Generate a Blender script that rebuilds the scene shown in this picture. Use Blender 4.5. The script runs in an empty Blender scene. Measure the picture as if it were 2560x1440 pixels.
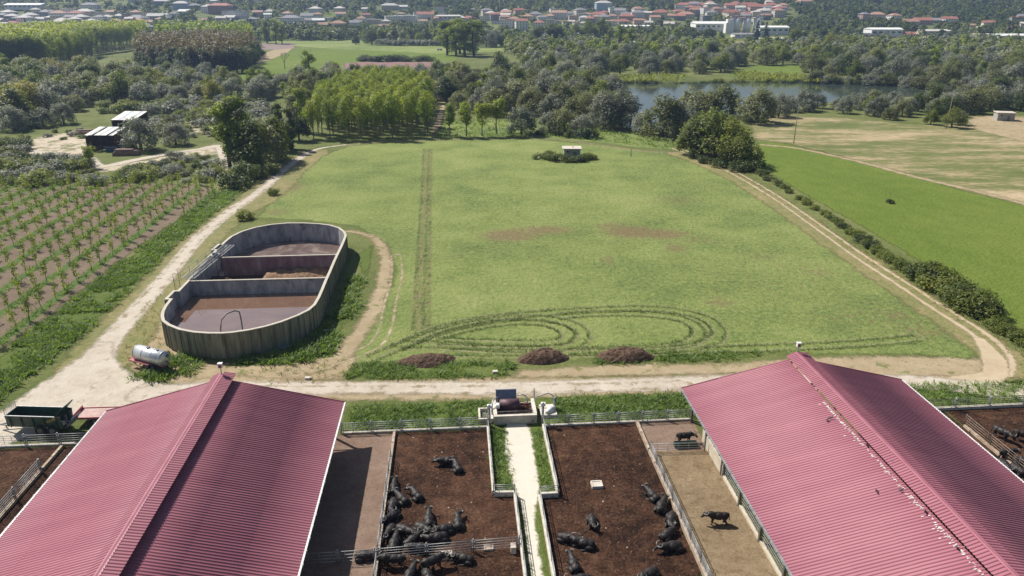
import bpy, bmesh, math, random
import numpy as np
from mathutils import Vector, Matrix
R = random.Random(7); rng = np.random.default_rng(7)
sc = bpy.context.scene
COL = sc.collection
rad = math.radians
# ------------------------------------------------------------------ camera model (metres; camera 45 m above the farmyard)
F, TH, CH = 1828.0, rad(21.4), 45.0
cT, sT = math.cos(TH), math.sin(TH)
def ray(px, py):
    a = (px-1280)/F; b = (720-py)/F
    return a, cT+b*sT, -sT+b*cT
def G(px, py, z=0.0):
    X, Y, Z = ray(px, py); t = (z-CH)/Z
    return X*t, Y*t
def Q(x, y, z=0.0):
    d = y*cT-(z-CH)*sT
    return 1280+F*x/d, 720-F*(y*sT+(z-CH)*cT)/d
AL = rad(-4.37); RZ = -AL                      # the farm buildings stand turned by this much
def W(u, v): return (u*math.cos(AL)+v*math.sin(AL), -u*math.sin(AL)+v*math.cos(AL))
def vnoise(x, y, s=0):
    x = np.asarray(x, float); y = np.asarray(y, float)
    xi = np.floor(x); yi = np.floor(y); fx = x-xi; fy = y-yi
    fx = fx*fx*(3-2*fx); fy = fy*fy*(3-2*fy)
    def h(a, b):
        v = np.sin(a*127.1+b*311.7+s*74.7)*43758.5453
        return v-np.floor(v)
    return (h(xi, yi)*(1-fx)+h(xi+1, yi)*fx)*(1-fy)+(h(xi, yi+1)*(1-fx)+h(xi+1, yi+1)*fx)*fy
def sdf_poly(x, y, P):
    P = np.asarray(P, float); n = len(P)
    d = np.full(x.shape, 1e9); ins = np.zeros(x.shape, bool)
    for i in range(n):
        a = P[i]; b = P[(i+1) % n]; e = b-a
        t = np.clip(((x-a[0])*e[0]+(y-a[1])*e[1])/(e@e+1e-12), 0, 1)
        d = np.minimum(d, np.hypot(x-a[0]-t*e[0], y-a[1]-t*e[1]))
        c = ((a[1] > y) != (b[1] > y))
        with np.errstate(divide='ignore', invalid='ignore'):
            ins ^= c & (x < (b[0]-a[0])*(y-a[1])/(b[1]-a[1]+1e-12)+a[0])
    return np.where(ins, d, -d)
def sdf_line(x, y, P, hw, gauge=None):
    P = np.asarray(P, float); best = np.full(x.shape, 1e9); res = np.full(x.shape, -1e9)
    hw = np.broadcast_to(np.asarray(hw, float), (len(P),))
    for i in range(len(P)-1):
        a = P[i]; b = P[i+1]; e = b-a
        t = np.clip(((x-a[0])*e[0]+(y-a[1])*e[1])/(e@e+1e-12), 0, 1)
        d = np.hypot(x-a[0]-t*e[0], y-a[1]-t*e[1]); h = hw[i]*(1-t)+hw[i+1]*t
        s = h-(np.abs(d-gauge) if gauge else d)
        m = d < best
        res = np.where(m, s, res); best = np.where(m, d, best)
    return res
def curve(P, n=8):
    P = [np.array(p, float) for p in P]; P = [2*P[0]-P[1]]+P+[2*P[-1]-P[-2]]; o = []
    for i in range(1, len(P)-2):
        a, b, c, d = P[i-1:i+3]
        for k in range(n):
            t = k/n
            o.append(.5*(2*b+(c-a)*t+(2*a-5*b+4*c-d)*t*t+(3*b-a-3*c+d)*t**3))
    o.append(P[-2]); return o
def GP(pts, z=0): return [G(a, b, z) for a, b in pts]
RIVER = GP([(1440,210),(1560,206),(1830,203),(2000,203),(2110,207),(2240,211),(2340,220),(2560,228),(2900,236),(2900,262),(2560,256),(2330,243),(2200,250),(2050,260),(1960,272),(1880,288),(1760,302),(1700,314),(1640,330),(1565,322),(1525,290),(1490,250)], -1)
def hill(x, y):
    x = np.asarray(x, float); y = np.asarray(y, float)
    b = 930+40*np.sin(x*.004+1)+ 60*vnoise(x*.004, y*0+.3, 5)
    d = np.maximum(0, y-b)
    h = .052*d+.00006*np.minimum(d, 1500)**2
    h = h*(.85+.3*vnoise(x*.006, y*.006, 9))
    return np.minimum(h, 320)+np.minimum(d, 200)/200*4*(vnoise(x*.02, y*.02, 3)-.5)
def terr(x, y):
    x = np.asarray(x, float); y = np.asarray(y, float)
    h = hill(x, y)
    s = sdf_poly(x, y, RIVER)
    return h-np.clip((s+1)/5, 0, 1)*2.6
def tz(x, y): return float(terr(np.array([x]), np.array([y]))[0])
def T(px, py):
    X, Y, Z = ray(px, py); t = 300.0
    for i in range(600):
        x, y, z = X*t, Y*t, CH+Z*t
        if z <= float(hill(x, y)): return x, y, float(hill(x, y))
        t += 8
    return X*t, Y*t, CH+Z*t
# ------------------------------------------------------------------ scene helpers
def tag(o, label=None, cat=None, group=None, kind=None):
    if label: o['label'] = label
    if cat: o['category'] = cat
    if group: o['group'] = group
    if kind: o['kind'] = kind
    return o
def thing(name, label, cat, loc=(0,0,0), rz=0.0, group=None):
    o = bpy.data.objects.new(name, None); COL.objects.link(o); o.empty_display_size = .5
    o.location = loc; o.rotation_euler = (0, 0, rz)
    return tag(o, label, cat, group)
def link(name, me, parent=None, loc=(0,0,0), rz=0.0):
    o = bpy.data.objects.new(name, me); COL.objects.link(o); o.parent = parent
    o.location = loc; o.rotation_euler = (0, 0, rz); return o
def mesh_np(name, V, Fq, mats, smooth=False):
    V = np.asarray(V, np.float32); Fq = np.asarray(Fq, np.int32); me = bpy.data.meshes.new(name)
    k = Fq.shape[1]
    me.vertices.add(len(V)); me.vertices.foreach_set('co', V.ravel())
    me.loops.add(Fq.size); me.loops.foreach_set('vertex_index', Fq.ravel())
    me.polygons.add(len(Fq)); me.polygons.foreach_set('loop_start', np.arange(0, Fq.size, k, dtype=np.int32))
    me.update(calc_edges=True); me.validate()
    for m in (mats if isinstance(mats, (list, tuple)) else [mats]): me.materials.append(m)
    if smooth: me.polygons.foreach_set('use_smooth', np.ones(len(me.polygons), bool))
    return me
class MB:
    def __init__(s): s.v = []; s.f = []; s.m = []; s.sm = []
    def add(s, V, Fs, mi=0, sm=False):
        b = len(s.v); s.v += [tuple(p) for p in V]; s.f += [tuple(b+i for i in f) for f in Fs]
        s.m += [mi]*len(Fs); s.sm += [sm]*len(Fs); return s
    def box(s, c, d, rz=0, mi=0, taper=1.0):
        x, y, z = d[0]/2, d[1]/2, d[2]/2; V = []
        for sz in (-1, 1):
            k = taper if sz > 0 else 1
            for sx, sy in ((-1,-1),(1,-1),(1,1),(-1,1)):
                a, b = sx*x*k, sy*y*k
                V.append((c[0]+a*math.cos(rz)-b*math.sin(rz), c[1]+a*math.sin(rz)+b*math.cos(rz), c[2]+sz*z))
        return s.add(V, [(3,2,1,0),(4,5,6,7),(0,1,5,4),(1,2,6,5),(2,3,7,6),(3,0,4,7)], mi)
    def beam(s, p, q, w, h=None, mi=0):
        h = h or w; p = Vector(p); q = Vector(q); d = (q-p).normalized()
        up = Vector((0,0,1)) if abs(d.z) < .95 else Vector((1,0,0))
        a = d.cross(up).normalized()*w/2; b = a.cross(d).normalized()*h/2
        V = [p-a-b, p+a-b, p+a+b, p-a+b, q-a-b, q+a-b, q+a+b, q-a+b]
        return s.add(V, [(3,2,1,0),(4,5,6,7),(0,1,5,4),(1,2,6,5),(2,3,7,6),(3,0,4,7)], mi)
    def tube(s, pts, r, n=8, mi=0, cap=True):
        pts = [Vector(p) for p in pts]; rs = r if isinstance(r, (list, tuple)) else [r]*len(pts); V = []; Fs = []
        for i, p in enumerate(pts):
            d = (pts[min(i+1, len(pts)-1)]-pts[max(i-1, 0)]).normalized()
            up = Vector((0,0,1)) if abs(d.z) < .9 else Vector((1,0,0))
            a = d.cross(up).normalized(); b = a.cross(d)
            for k in range(n):
                t = 2*math.pi*k/n; V.append(p+(a*math.cos(t)+b*math.sin(t))*rs[i])
        for i in range(len(pts)-1):
            for k in range(n): Fs.append((i*n+k, i*n+(k+1) % n, (i+1)*n+(k+1) % n, (i+1)*n+k))
        s.add(V, Fs, mi, True)
        if cap:
            b = len(s.v)-len(V)
            s.f += [tuple(b+k for k in range(n))[::-1], tuple(b+(len(pts)-1)*n+k for k in range(n))]; s.m += [mi]*2; s.sm += [False]*2
        return s
    def prism(s, P, z0, z1, mi=0):
        n = len(P); V = [(p[0], p[1], z0) for p in P]+[(p[0], p[1], z1) for p in P]
        return s.add(V, [tuple(range(n))[::-1], tuple(range(n, 2*n))]+[(i, (i+1) % n, n+(i+1) % n, n+i) for i in range(n)], mi)
    def mesh(s, name, mats):
        me = bpy.data.meshes.new(name); me.from_pydata(s.v, [], s.f); me.update()
        for m in (mats if isinstance(mats, (list, tuple)) else [mats]): me.materials.append(m)
        me.polygons.foreach_set('material_index', s.m); me.polygons.foreach_set('use_smooth', s.sm); return me
    def build(s, name, mats, parent=None, loc=(0,0,0), rz=0.0): return link(name, s.mesh(name, mats), parent, loc, rz)
# ------------------------------------------------------------------ materials
def new_mat(name):
    m = bpy.data.materials.new(name); m.use_nodes = True; m.node_tree.nodes.clear(); return m, m.node_tree.nodes, m.node_tree.links
def coords(N, L, obj):
    if obj: return N.new('ShaderNodeTexCoord').outputs['Object']
    return N.new('ShaderNodeNewGeometry').outputs['Position']
def noise(N, L, co, scale, detail=3, rough=.6, dist=0, stretch=None):
    if stretch:
        mp = N.new('ShaderNodeMapping'); mp.inputs['Scale'].default_value = stretch[:3]
        if len(stretch) > 3: mp.inputs['Rotation'].default_value = (0, 0, stretch[3])
        L.new(co, mp.inputs[0]); co = mp.outputs[0]
    n = N.new('ShaderNodeTexNoise'); n.inputs['Scale'].default_value = scale; n.inputs['Detail'].default_value = detail
    n.inputs['Roughness'].default_value = rough; n.inputs['Distortion'].default_value = dist
    L.new(co, n.inputs['Vector']); return n.outputs['Fac']
def mth(N, L, op, a, b=None, c=None, clamp=False):
    m = N.new('ShaderNodeMath'); m.operation = op; m.use_clamp = clamp
    for i, q in enumerate((a, b, c)):
        if q is None: continue
        if isinstance(q, (int, float)): m.inputs[i].default_value = q
        else: L.new(q, m.inputs[i])
    return m.outputs[0]
def ramp(N, L, fac, cols):
    r = N.new('ShaderNodeValToRGB'); e = r.color_ramp.elements
    while len(e) < len(cols): e.new(.5)
    for i, (p, c) in enumerate(cols): e[i].position = p; e[i].color = (*c, 1)
    L.new(fac, r.inputs[0]); return r.outputs[0]
def attr(N, name):
    a = N.new('ShaderNodeAttribute'); a.attribute_name = name; return a.outputs['Fac']
def mixc(N, L, f, a, b, mode='MIX'):
    m = N.new('ShaderNodeMix'); m.data_type = 'RGBA'; m.blend_type = mode
    if isinstance(f, (int, float)): m.inputs[0].default_value = f
    else: L.new(f, m.inputs[0])
    for i, q in ((6, a), (7, b)):
        if isinstance(q, tuple): m.inputs[i].default_value = (*q, 1)
        else: L.new(q, m.inputs[i])
    return m.outputs[2]
def surf(name, cols, scale=1.0, detail=4, rough=.7, metal=0, spec=.3, bump=None, obj=True, stretch=None, second=None):
    """plain object material: colours from a noise ramp; bump = (scale, distance)"""
    m, N, L = new_mat(name); co = coords(N, L, obj)
    f = noise(N, L, co, scale, detail, stretch=stretch)
    if len(cols) and not isinstance(cols[0][0], tuple) and isinstance(cols[0], tuple) and len(cols[0]) == 3 and not isinstance(cols[0][1], tuple):
        k = len(cols); cols = [(.3+.4*i/max(1, k-1), c) for i, c in enumerate(cols)]
    c = ramp(N, L, f, cols)
    if second: c = mixc(N, L, ramp(N, L, noise(N, L, co, second[0], 4, stretch=second[3] if len(second) > 3 else None), [(second[1], (0,0,0)), (second[1]+.12, (1,1,1))]), c, second[2])
    b = N.new('ShaderNodeBsdfPrincipled'); L.new(c, b.inputs['Base Color']); b.inputs['Roughness'].default_value = rough
    b.inputs['Metallic'].default_value = metal; b.inputs['Specular IOR Level'].default_value = spec
    if bump:
        u = N.new('ShaderNodeBump'); u.inputs['Distance'].default_value = bump[1]; u.inputs['Strength'].default_value = 1
        L.new(noise(N, L, co, bump[0], 5), u.inputs['Height']); L.new(u.outputs[0], b.inputs['Normal'])
    o = N.new('ShaderNodeOutputMaterial'); L.new(b.outputs[0], o.inputs[0]); return m
def leafmat(name, c0, c1, c2, sc_=.45, trans=.3, rnd=.5, tint=(1.75, 1.75, .65)):
    m, N, L = new_mat(name); co = coords(N, L, True)
    oi = N.new('ShaderNodeObjectInfo').outputs['Random']
    f = mth(N, L, 'ADD', mth(N, L, 'MULTIPLY', noise(N, L, co, sc_, 3), 1-rnd*.6), mth(N, L, 'MULTIPLY', oi, rnd*.6))
    c = ramp(N, L, f, [(.28, c0), (.52, c1), (.76, c2)])
    d = N.new('ShaderNodeBsdfPrincipled'); L.new(c, d.inputs['Base Color']); d.inputs['Roughness'].default_value = .55; d.inputs['Specular IOR Level'].default_value = .35
    t = N.new('ShaderNodeBsdfTranslucent'); t2 = mixc(N, L, 1.0, c, tint, 'MULTIPLY'); L.new(t2, t.inputs[0])
    x = N.new('ShaderNodeMixShader'); x.inputs[0].default_value = trans
    L.new(d.outputs[0], x.inputs[1]); L.new(t.outputs[0], x.inputs[2])
    o = N.new('ShaderNodeOutputMaterial'); L.new(x.outputs[0], o.inputs[0]); return m
def ground(name, cols, big=.03, mid=.25, fine=2.5, wts=(.5,.3,.2), bump=(1.5,.25), edge=(1.2,.35,.5), extra=None, rough=.95, stretch=None, fleck=None, spread=1.9):
    """soil and field sheets. cols: ramp; edge=(noise amplitude m, noise scale, softness m) eats the border of the sheet raggedly;
    extra = (attribute, colour ramp) mixes a second cover where the sheet carries it"""
    m, N, L = new_mat(name); co = coords(N, L, False)
    f = None
    for s, w in zip((big, mid, fine), wts):
        q = mth(N, L, 'MULTIPLY', noise(N, L, co, s, 4, .65, stretch=stretch), w); f = q if f is None else mth(N, L, 'ADD', f, q)
    f = mth(N, L, 'MULTIPLY_ADD', mth(N, L, 'SUBTRACT', f, .5*sum(wts)), spread, .5, clamp=True)
    c = ramp(N, L, f, cols)
    if extra:
        e = attr(N, extra[0])
        k = mth(N, L, 'MULTIPLY_ADD', mth(N, L, 'SUBTRACT', noise(N, L, co, extra[2], 5, .7), .5), 1.7, e)
        k = mth(N, L, 'MULTIPLY_ADD', mth(N, L, 'SUBTRACT', k, .5), 2.2, .5, clamp=True)
        c = mixc(N, L, mth(N, L, 'MULTIPLY', k, extra[3] if len(extra) > 3 else 1.0), c, ramp(N, L, noise(N, L, co, 1.1, 4), extra[1]))
    if fleck:
        k = ramp(N, L, noise(N, L, co, fleck[0], 5, .75), [(fleck[1], (0,0,0)), (fleck[1]+.06, (1,1,1))])
        c = mixc(N, L, mth(N, L, 'MULTIPLY', k, fleck[3]), c, fleck[2])
    b = N.new('ShaderNodeBsdfPrincipled'); L.new(c, b.inputs['Base Color']); b.inputs['Roughness'].default_value = rough; b.inputs['Specular IOR Level'].default_value = .12
    if bump:
        u = N.new('ShaderNodeBump'); u.inputs['Distance'].default_value = bump[1]; u.inputs['Strength'].default_value = 1
        L.new(noise(N, L, co, bump[0], 5, .7), u.inputs['Height']); L.new(u.outputs[0], b.inputs['Normal'])
    out = N.new('ShaderNodeOutputMaterial'); s = b.outputs[0]
    if edge:
        k = mth(N, L, 'MULTIPLY_ADD', mth(N, L, 'SUBTRACT', noise(N, L, co, edge[1], 5, .7), .5), 2*edge[0], attr(N, 'edge'))
        k = mth(N, L, 'DIVIDE', k, edge[2], clamp=True)
        t = N.new('ShaderNodeBsdfTransparent'); x = N.new('ShaderNodeMixShader')
        L.new(k, x.inputs[0]); L.new(t.outputs[0], x.inputs[1]); L.new(s, x.inputs[2]); s = x.outputs[0]
    L.new(s, out.inputs[0]); return m
def sheet(name, sdf, box, cell, mat, z, margin=1.5, attrs=None, label=None, follow=True):
    x0, y0, x1, y1 = box
    nx = max(2, int((x1-x0)/cell)+2); ny = max(2, int((y1-y0)/cell)+2)
    xs = x0+np.arange(nx)*cell; ys = y0+np.arange(ny)*cell
    X, Y = np.meshgrid(xs, ys); S = sdf(X, Y)
    K = np.maximum(np.maximum(S[:-1,:-1], S[1:,:-1]), np.maximum(S[:-1,1:], S[1:,1:])) > -margin
    j, i = np.nonzero(K); a = j*nx+i
    Fq = np.stack([a, a+1, a+nx+1, a+nx], 1)
    used, inv = np.unique(Fq.ravel(), return_inverse=True)
    xx = X.ravel()[used]; yy = Y.ravel()[used]
    zz = (hill(xx, yy) if follow and y1 > 850 else np.zeros(len(xx)))+z
    me = mesh_np(name, np.stack([xx, yy, zz], 1), inv.reshape(-1, 4), mat)
    def put(n, v):
        at = me.attributes.new(n, 'FLOAT', 'POINT'); at.data.foreach_set('value', np.asarray(v, np.float32))
    put('edge', S.ravel()[used])
    for n, fn in (attrs or {}).items(): put(n, fn(xx, yy))
    o = link(name, me); o['kind'] = 'structure'
    if label: o['label'] = label
    return o
def bbox(P, m): P = np.asarray(P); return (P[:,0].min()-m, P[:,1].min()-m, P[:,0].max()+m, P[:,1].max()+m)
def area(name, px, mat, z, cell=2, margin=2.0, attrs=None, label=None, world=False):
    P = px if world else GP(px)
    return sheet(name, lambda x, y: sdf_poly(x, y, P), bbox(P, margin+cell), cell, mat, z, margin, attrs, label)
def lane(name, px, hw, mat, z, cell=.5, margin=1.0, gauge=None, world=False, label=None, smooth=6):
    P = curve(px if world else GP(px), smooth)
    if not isinstance(hw, (int, float)): hw = np.interp(np.linspace(0, 1, len(P)), np.linspace(0, 1, len(hw)), hw)
    m = margin+(gauge or 0)+float(np.max(hw))
    return sheet(name, lambda x, y: sdf_line(x, y, P, hw, gauge), bbox(P, m), cell, mat, z, margin, None, label)
# ------------------------------------------------------------------ world, sun, camera
SUN_EL = rad(48); SDIR = Vector((-.793, .608, 0)).normalized()*math.cos(SUN_EL)+Vector((0, 0, math.sin(SUN_EL)))
w = bpy.data.worlds.new('World'); sc.world = w; w.use_nodes = True; N = w.node_tree.nodes; L = w.node_tree.links; N.clear()
sky = N.new('ShaderNodeTexSky'); sky.sky_type = 'NISHITA'; sky.sun_disc = False; sky.sun_elevation = SUN_EL
sky.sun_rotation = math.atan2(SDIR.x, SDIR.y); sky.air_density = 1.2; sky.dust_density = 1.5
bg = N.new('ShaderNodeBackground'); bg.inputs[1].default_value = .05; wo = N.new('ShaderNodeOutputWorld')
L.new(sky.outputs[0], bg.inputs[0]); L.new(bg.outputs[0], wo.inputs[0])
sl = bpy.data.lights.new('sun', 'SUN'); sl.energy = 4.8; sl.angle = rad(.53); sl.color = (1, .955, .88)
so = bpy.data.objects.new('sun', sl); COL.objects.link(so); so.rotation_euler = SDIR.to_track_quat('Z', 'Y').to_euler(); so.location = (0, 0, 200)
cam = bpy.data.cameras.new('camera'); co_ = bpy.data.objects.new('camera', cam); COL.objects.link(co_); sc.camera = co_
co_.location = (0, 0, CH); co_.rotation_euler = (math.pi/2-TH, 0, 0); cam.angle = 2*math.atan(1280/F); cam.clip_end = 20000; cam.clip_start = .5
vs = sc.view_settings; vs.view_transform = 'Standard'; vs.look = 'None'; vs.exposure = .5; vs.gamma = 1
sc.cycles.max_bounces = 6; sc.cycles.transparent_max_bounces = 12; sc.cycles.volume_bounces = 0
# ------------------------------------------------------------------ the ground and everything lying flat on it
xs = np.unique(np.concatenate([np.linspace(-6000,-520,40), np.arange(-520,720,5.0), np.linspace(720,6000,40)]))
ys = np.unique(np.concatenate([np.linspace(-400,280,40), np.arange(280,620,4.0), np.arange(620,1900,16), np.linspace(1900,7000,60)]))
X, Y = np.meshgrid(xs, ys); Zg = terr(X.ravel(), Y.ravel())
nx = len(xs); a = (np.arange(len(ys)-1)[:,None]*nx+np.arange(nx-1)[None,:]).ravel()
scrub = ground('scrub_ground', [(0,(.05,.07,.02)),(.35,(.095,.12,.034)),(.6,(.16,.175,.06)),(1,(.27,.23,.12))], .02, .12, 1.6, (.4,.35,.3), (1.2,.3), None)
link('ground', mesh_np('ground', np.stack([X.ravel(), Y.ravel(), Zg], 1), np.stack([a, a+1, a+nx+1, a+nx], 1), scrub, True))['kind'] = 'structure'
# river
m, N, L = new_mat('river_water'); b = N.new('ShaderNodeBsdfPrincipled'); b.inputs['Base Color'].default_value = (.045,.06,.05,1)
b.inputs['Roughness'].default_value = .06; b.inputs['IOR'].default_value = 1.33; b.inputs['Specular IOR Level'].default_value = .6
u = N.new('ShaderNodeBump'); u.inputs['Distance'].default_value = .02; L.new(noise(N, L, coords(N, L, False), .35, 3), u.inputs['Height']); L.new(u.outputs[0], b.inputs['Normal'])
o = N.new('ShaderNodeOutputMaterial'); L.new(b.outputs[0], o.inputs[0]); M_water = m
sheet('river', lambda x, y: sdf_poly(x, y, RIVER), bbox(RIVER, 5), 4, M_water, -1.0, 3.0, follow=False)
# --- materials of the land
def pts_gauss(lst):
    L_ = [(*G(px, py), rx, ry, s) for px, py, rx, ry, s in lst]
    def fn(x, y):
        v = np.zeros(len(x))
        for gx, gy, rx, ry, s in L_: v = np.maximum(v, min(1, s*1.12)*np.exp(-((x-gx)/rx)**2-((y-gy)/ry)**2))
        return v
    return fn
BROWNS = [(0,(.14,.095,.05)),(.5,(.20,.14,.078)),(1,(.27,.20,.12))]
M_meadow = ground('meadow_grass', [(0,(.085,.122,.040)),(.25,(.142,.188,.056)),(.5,(.205,.250,.076)),(.8,(.27,.298,.102)),(1,(.33,.32,.15))], .016, .085, 1.1, (.50,.38,.50), (1.5,.45), (1.8,.4,1.0), ('bare', BROWNS, .8, .8), spread=2.7)
M_lush = ground('lush_crop', [(0,(.075,.115,.020)),(.35,(.115,.165,.026)),(.65,(.155,.20,.038)),(1,(.20,.225,.065))], .02, .22, 1.4, (.45,.35,.35), (1.2,.4), (1.5,.4,.8), stretch=(1.3,.8,1,.5))
M_dry = ground('dry_field', [(0,(.095,.12,.035)),(.42,(.155,.17,.06)),(.56,(.25,.22,.11)),(.72,(.37,.295,.17)),(1,(.50,.39,.26))], .022, .08, .5, (.42,.4,.34), (.8,.3), (2.5,.2,2.0), stretch=(.5,1.7,1,.30), spread=3.2)
M_tan = ground('bare_tan_earth', [(0,(.22,.165,.09)),(.5,(.35,.275,.17)),(1,(.48,.395,.27))], .05, .4, 3, (.4,.35,.25), (2,.12), (1.6,.45,.9), fleck=(.5,.56,(.14,.16,.05),.8))
M_road = ground('pale_gravel', [(0,(.32,.265,.195)),(.45,(.48,.42,.34)),(1,(.60,.54,.455))], .09, .5, 3, (.38,.42,.34), (3,.06), (1.1,.6,.7), fleck=(.45,.58,(.28,.215,.145),.65), spread=2.3)
M_rut = ground('wheel_rut_earth', [(0,(.30,.22,.13)),(.5,(.45,.36,.24)),(1,(.58,.49,.36))], .1, .6, 4, (.35,.35,.3), None, (.55,.7,.35))
M_verge = ground('dry_verge', [(0,(.11,.135,.042)),(.4,(.19,.19,.075)),(.7,(.27,.225,.11)),(1,(.38,.30,.18))], .06, .4, 1.6, (.35,.42,.4), (2,.15), (2.4,.3,1.2), spread=2.4)
M_soil = ground('orchard_soil', [(0,(.11,.08,.055)),(.5,(.185,.138,.097)),(1,(.265,.205,.15))], .04, .3, 3, (.35,.35,.3), (2.5,.2), (1.5,.3,1.), ('green', [(0,(.05,.085,.02)),(.5,(.09,.14,.035)),(1,(.15,.19,.06))], .35))
M_mud = ground('trodden_dung', [(0,(.014,.009,.007)),(.3,(.032,.016,.010)),(.6,(.086,.042,.025)),(1,(.18,.10,.058))], .12, .8, 4, (.42,.4,.4), (3.2,.3), (.5,.8,.25), fleck=(2.6,.58,(.20,.13,.085),.7), spread=2.6)
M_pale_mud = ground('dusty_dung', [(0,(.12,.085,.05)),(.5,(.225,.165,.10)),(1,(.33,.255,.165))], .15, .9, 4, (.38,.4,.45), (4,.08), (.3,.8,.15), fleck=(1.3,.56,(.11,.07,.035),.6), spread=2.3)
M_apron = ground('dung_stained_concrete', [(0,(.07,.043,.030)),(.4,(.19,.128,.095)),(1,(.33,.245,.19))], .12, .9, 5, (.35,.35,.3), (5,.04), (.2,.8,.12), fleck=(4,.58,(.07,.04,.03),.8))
M_path = ground('limestone_path', [(0,(.44,.38,.30)),(.4,(.60,.545,.455)),(1,(.70,.64,.55))], .15, 1.0, 6, (.35,.35,.3), (5,.03), (.55,1.0,.3))
M_rough = ground('rough_grass', [(0,(.065,.095,.022)),(.5,(.115,.155,.036)),(1,(.18,.20,.07))], .08, .5, 3, (.35,.35,.3), (2.2,.3), (1.,.5,.6))
M_plough = ground('ploughed_earth', [(0,(.20,.15,.13)),(1,(.30,.24,.21))], .05, .4, 2, (.4,.3,.3), (1,.2), (2,.2,1))
M_sand = ground('sandy_yard', [(0,(.36,.29,.20)),(.5,(.50,.42,.32)),(1,(.60,.52,.42))], .05, .3, 2, (.4,.35,.25), (2,.1), (3.2,.2,1.8), fleck=(.14,.50,(.15,.16,.06),.85))
M_red = ground('red_ploughed_earth', [(0,(.20,.12,.11)),(1,(.30,.19,.17))], .05, .4, 2, (.4,.3,.3), None, (2,.2,1))
M_worn = ground('worn_tyre_line', [(0,(.19,.175,.075)),(.5,(.29,.235,.13)),(1,(.38,.30,.19))], .1, .6, 2.5, (.35,.35,.3), (2,.1), (.9,.8,.8))
M_track = ground('pressed_grass', [(0,(.23,.25,.10)),(.5,(.32,.325,.15)),(1,(.42,.40,.23))], .1, .6, 2.2, (.35,.35,.4), (2,.15), (.45,.9,.6))
# --- the big meadow
MEADOW = [(640,545),(700,470),(760,405),(870,365),(1000,354),(1200,348),(1330,347),(1480,360),(1600,374),(1700,384),(1770,408),(1850,450),(1950,512),(2050,580),(2150,650),(2250,715),(2350,785),(2420,835),(2460,870),(2455,900),(2300,890),(1900,888),(1500,900),(1200,905),(900,912),(850,905),(870,830),(950,760),(985,680),(960,610),(880,565),(760,552)]
bare = pts_gauss([(1275,588,7,5,.85),(1360,575,7,4,.75),(1530,565,5,3.5,.6),(1580,580,7,5,.85),(1650,585,7,4,.8),(1690,620,3,4,.6),(1520,650,2,4,.5),(1130,640,3,3,.3),
    (1800,755,3,3,.55),(2245,789,2,1.5,.7),(2040,680,5,3,.45),(2310,830,5,3,.5),(1690,500,8,6,.42),(1750,600,6,4,.4),(720,470,6,8,.6),(690,530,5,5,.5),(1450,480,8,4,.3),(1900,640,7,4,.35),(960,640,4,8,.4),(1950,690,26,20,.24),(2180,790,18,9,.3),(1500,540,40,12,.14),(1750,470,20,14,.2),(850,480,14,20,.2)])
area('meadow', MEADOW, M_meadow, .004, 1.6, 2, {'bare': bare})
# --- right-hand crop and the dry field behind it
area('crop_field', [(1895,355),(1960,358),(2100,392),(2250,432),(2400,474),(2560,512),(2700,545),(2900,980),(2640,905),(2560,835),(2450,760),(2300,655),(2150,565),(2000,480),(1905,420),(1880,385)], M_lush, .004, 2, 2)
area('dry_field', [(1880,350),(1870,310),(1960,285),(2080,290),(2250,308),(2400,312),(2420,290),(2560,290),(2760,300),(2800,575),(2560,514),(2400,474),(2250,432),(2100,392),(1960,358)], M_dry, .008, 3, 3)
area('bare_field', [(2415,300),(2470,288),(2640,300),(2700,420),(2560,355),(2440,325)], M_tan, .012, 3, 3)
lane('field_edge', [(1905,362),(2000,372),(2150,405),(2300,445),(2450,480),(2600,520)], 1.6, M_tan, .016, .8, 1.6)
lane('dry_verge', [(1690,384),(1760,408),(1850,452),(1950,513),(2050,582),(2150,652),(2250,718),(2350,785),(2430,836),(2500,890),(2560,950)], 3.6, M_verge, .012, .8, 2.4)
TRK = [(1690,372),(1760,395),(1850,440),(1950,500),(2050,570),(2150,641),(2250,706),(2350,772),(2430,822),(2480,862),(2508,898),(2500,930)]
lane('farm_track', TRK, [.5,.5,.55,.65], M_rut, .018, .3, .6, gauge=1.05)
lane('track_turn', [(2450,850),(2480,890),(2490,925),(2470,945),(2400,955)], [1.0,1.7,1.6,1.8], M_rut, .022, .4, .8)
lane('headland_track', [(860,364),(930,357),(1000,353),(1200,346),(1400,349),(1480,361),(1600,377),(1700,383)], .35, M_rut, .018, .4, .6, gauge=.9)
lane('field_path', [(1440,358),(1520,368),(1620,378),(1700,381)], .7, M_tan, .022, .4, .6)
# --- roads and yard
lane('verge', [(250,900),(330,800),(420,700),(500,602),(590,530),(640,500),(690,455),(740,410),(790,380)], [5.5,5,4.5,5,6,6,5], M_verge, .008, .8, 1.5)
lane('dirt_road', [(215,960),(268,860),(330,788),(415,692),(500,592),(585,522),(637,488),(690,443),(738,403),(790,374),(862,362)], [3.0,2.1,2.0,1.9,1.9,1.9,1.8,1.7,1.7,1.2,.9], M_road, .020, .5, 1.0)
lane('wheel_marks', [(330,788),(415,692),(500,592),(585,522),(637,488),(690,443),(738,403)], .3, M_tan, .0255, .35, .6, gauge=.95)
area('yard', [(-80,1150),(-60,1060),(0,1028),(77,972),(180,905),(245,850),(288,852),(290,890),(315,922),(370,947),(450,965),(560,960),(640,1010),(400,1040),(190,1050),(120,1080)], M_road, .024, .6, 1.0)
area('farmyard_earth', [(285,880),(330,810),(400,720),(430,700),(470,900),(560,905),(820,880),(860,840),(900,905),(860,950),(640,965),(460,968),(340,945)], M_tan, .006, .8, 1.5)
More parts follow.
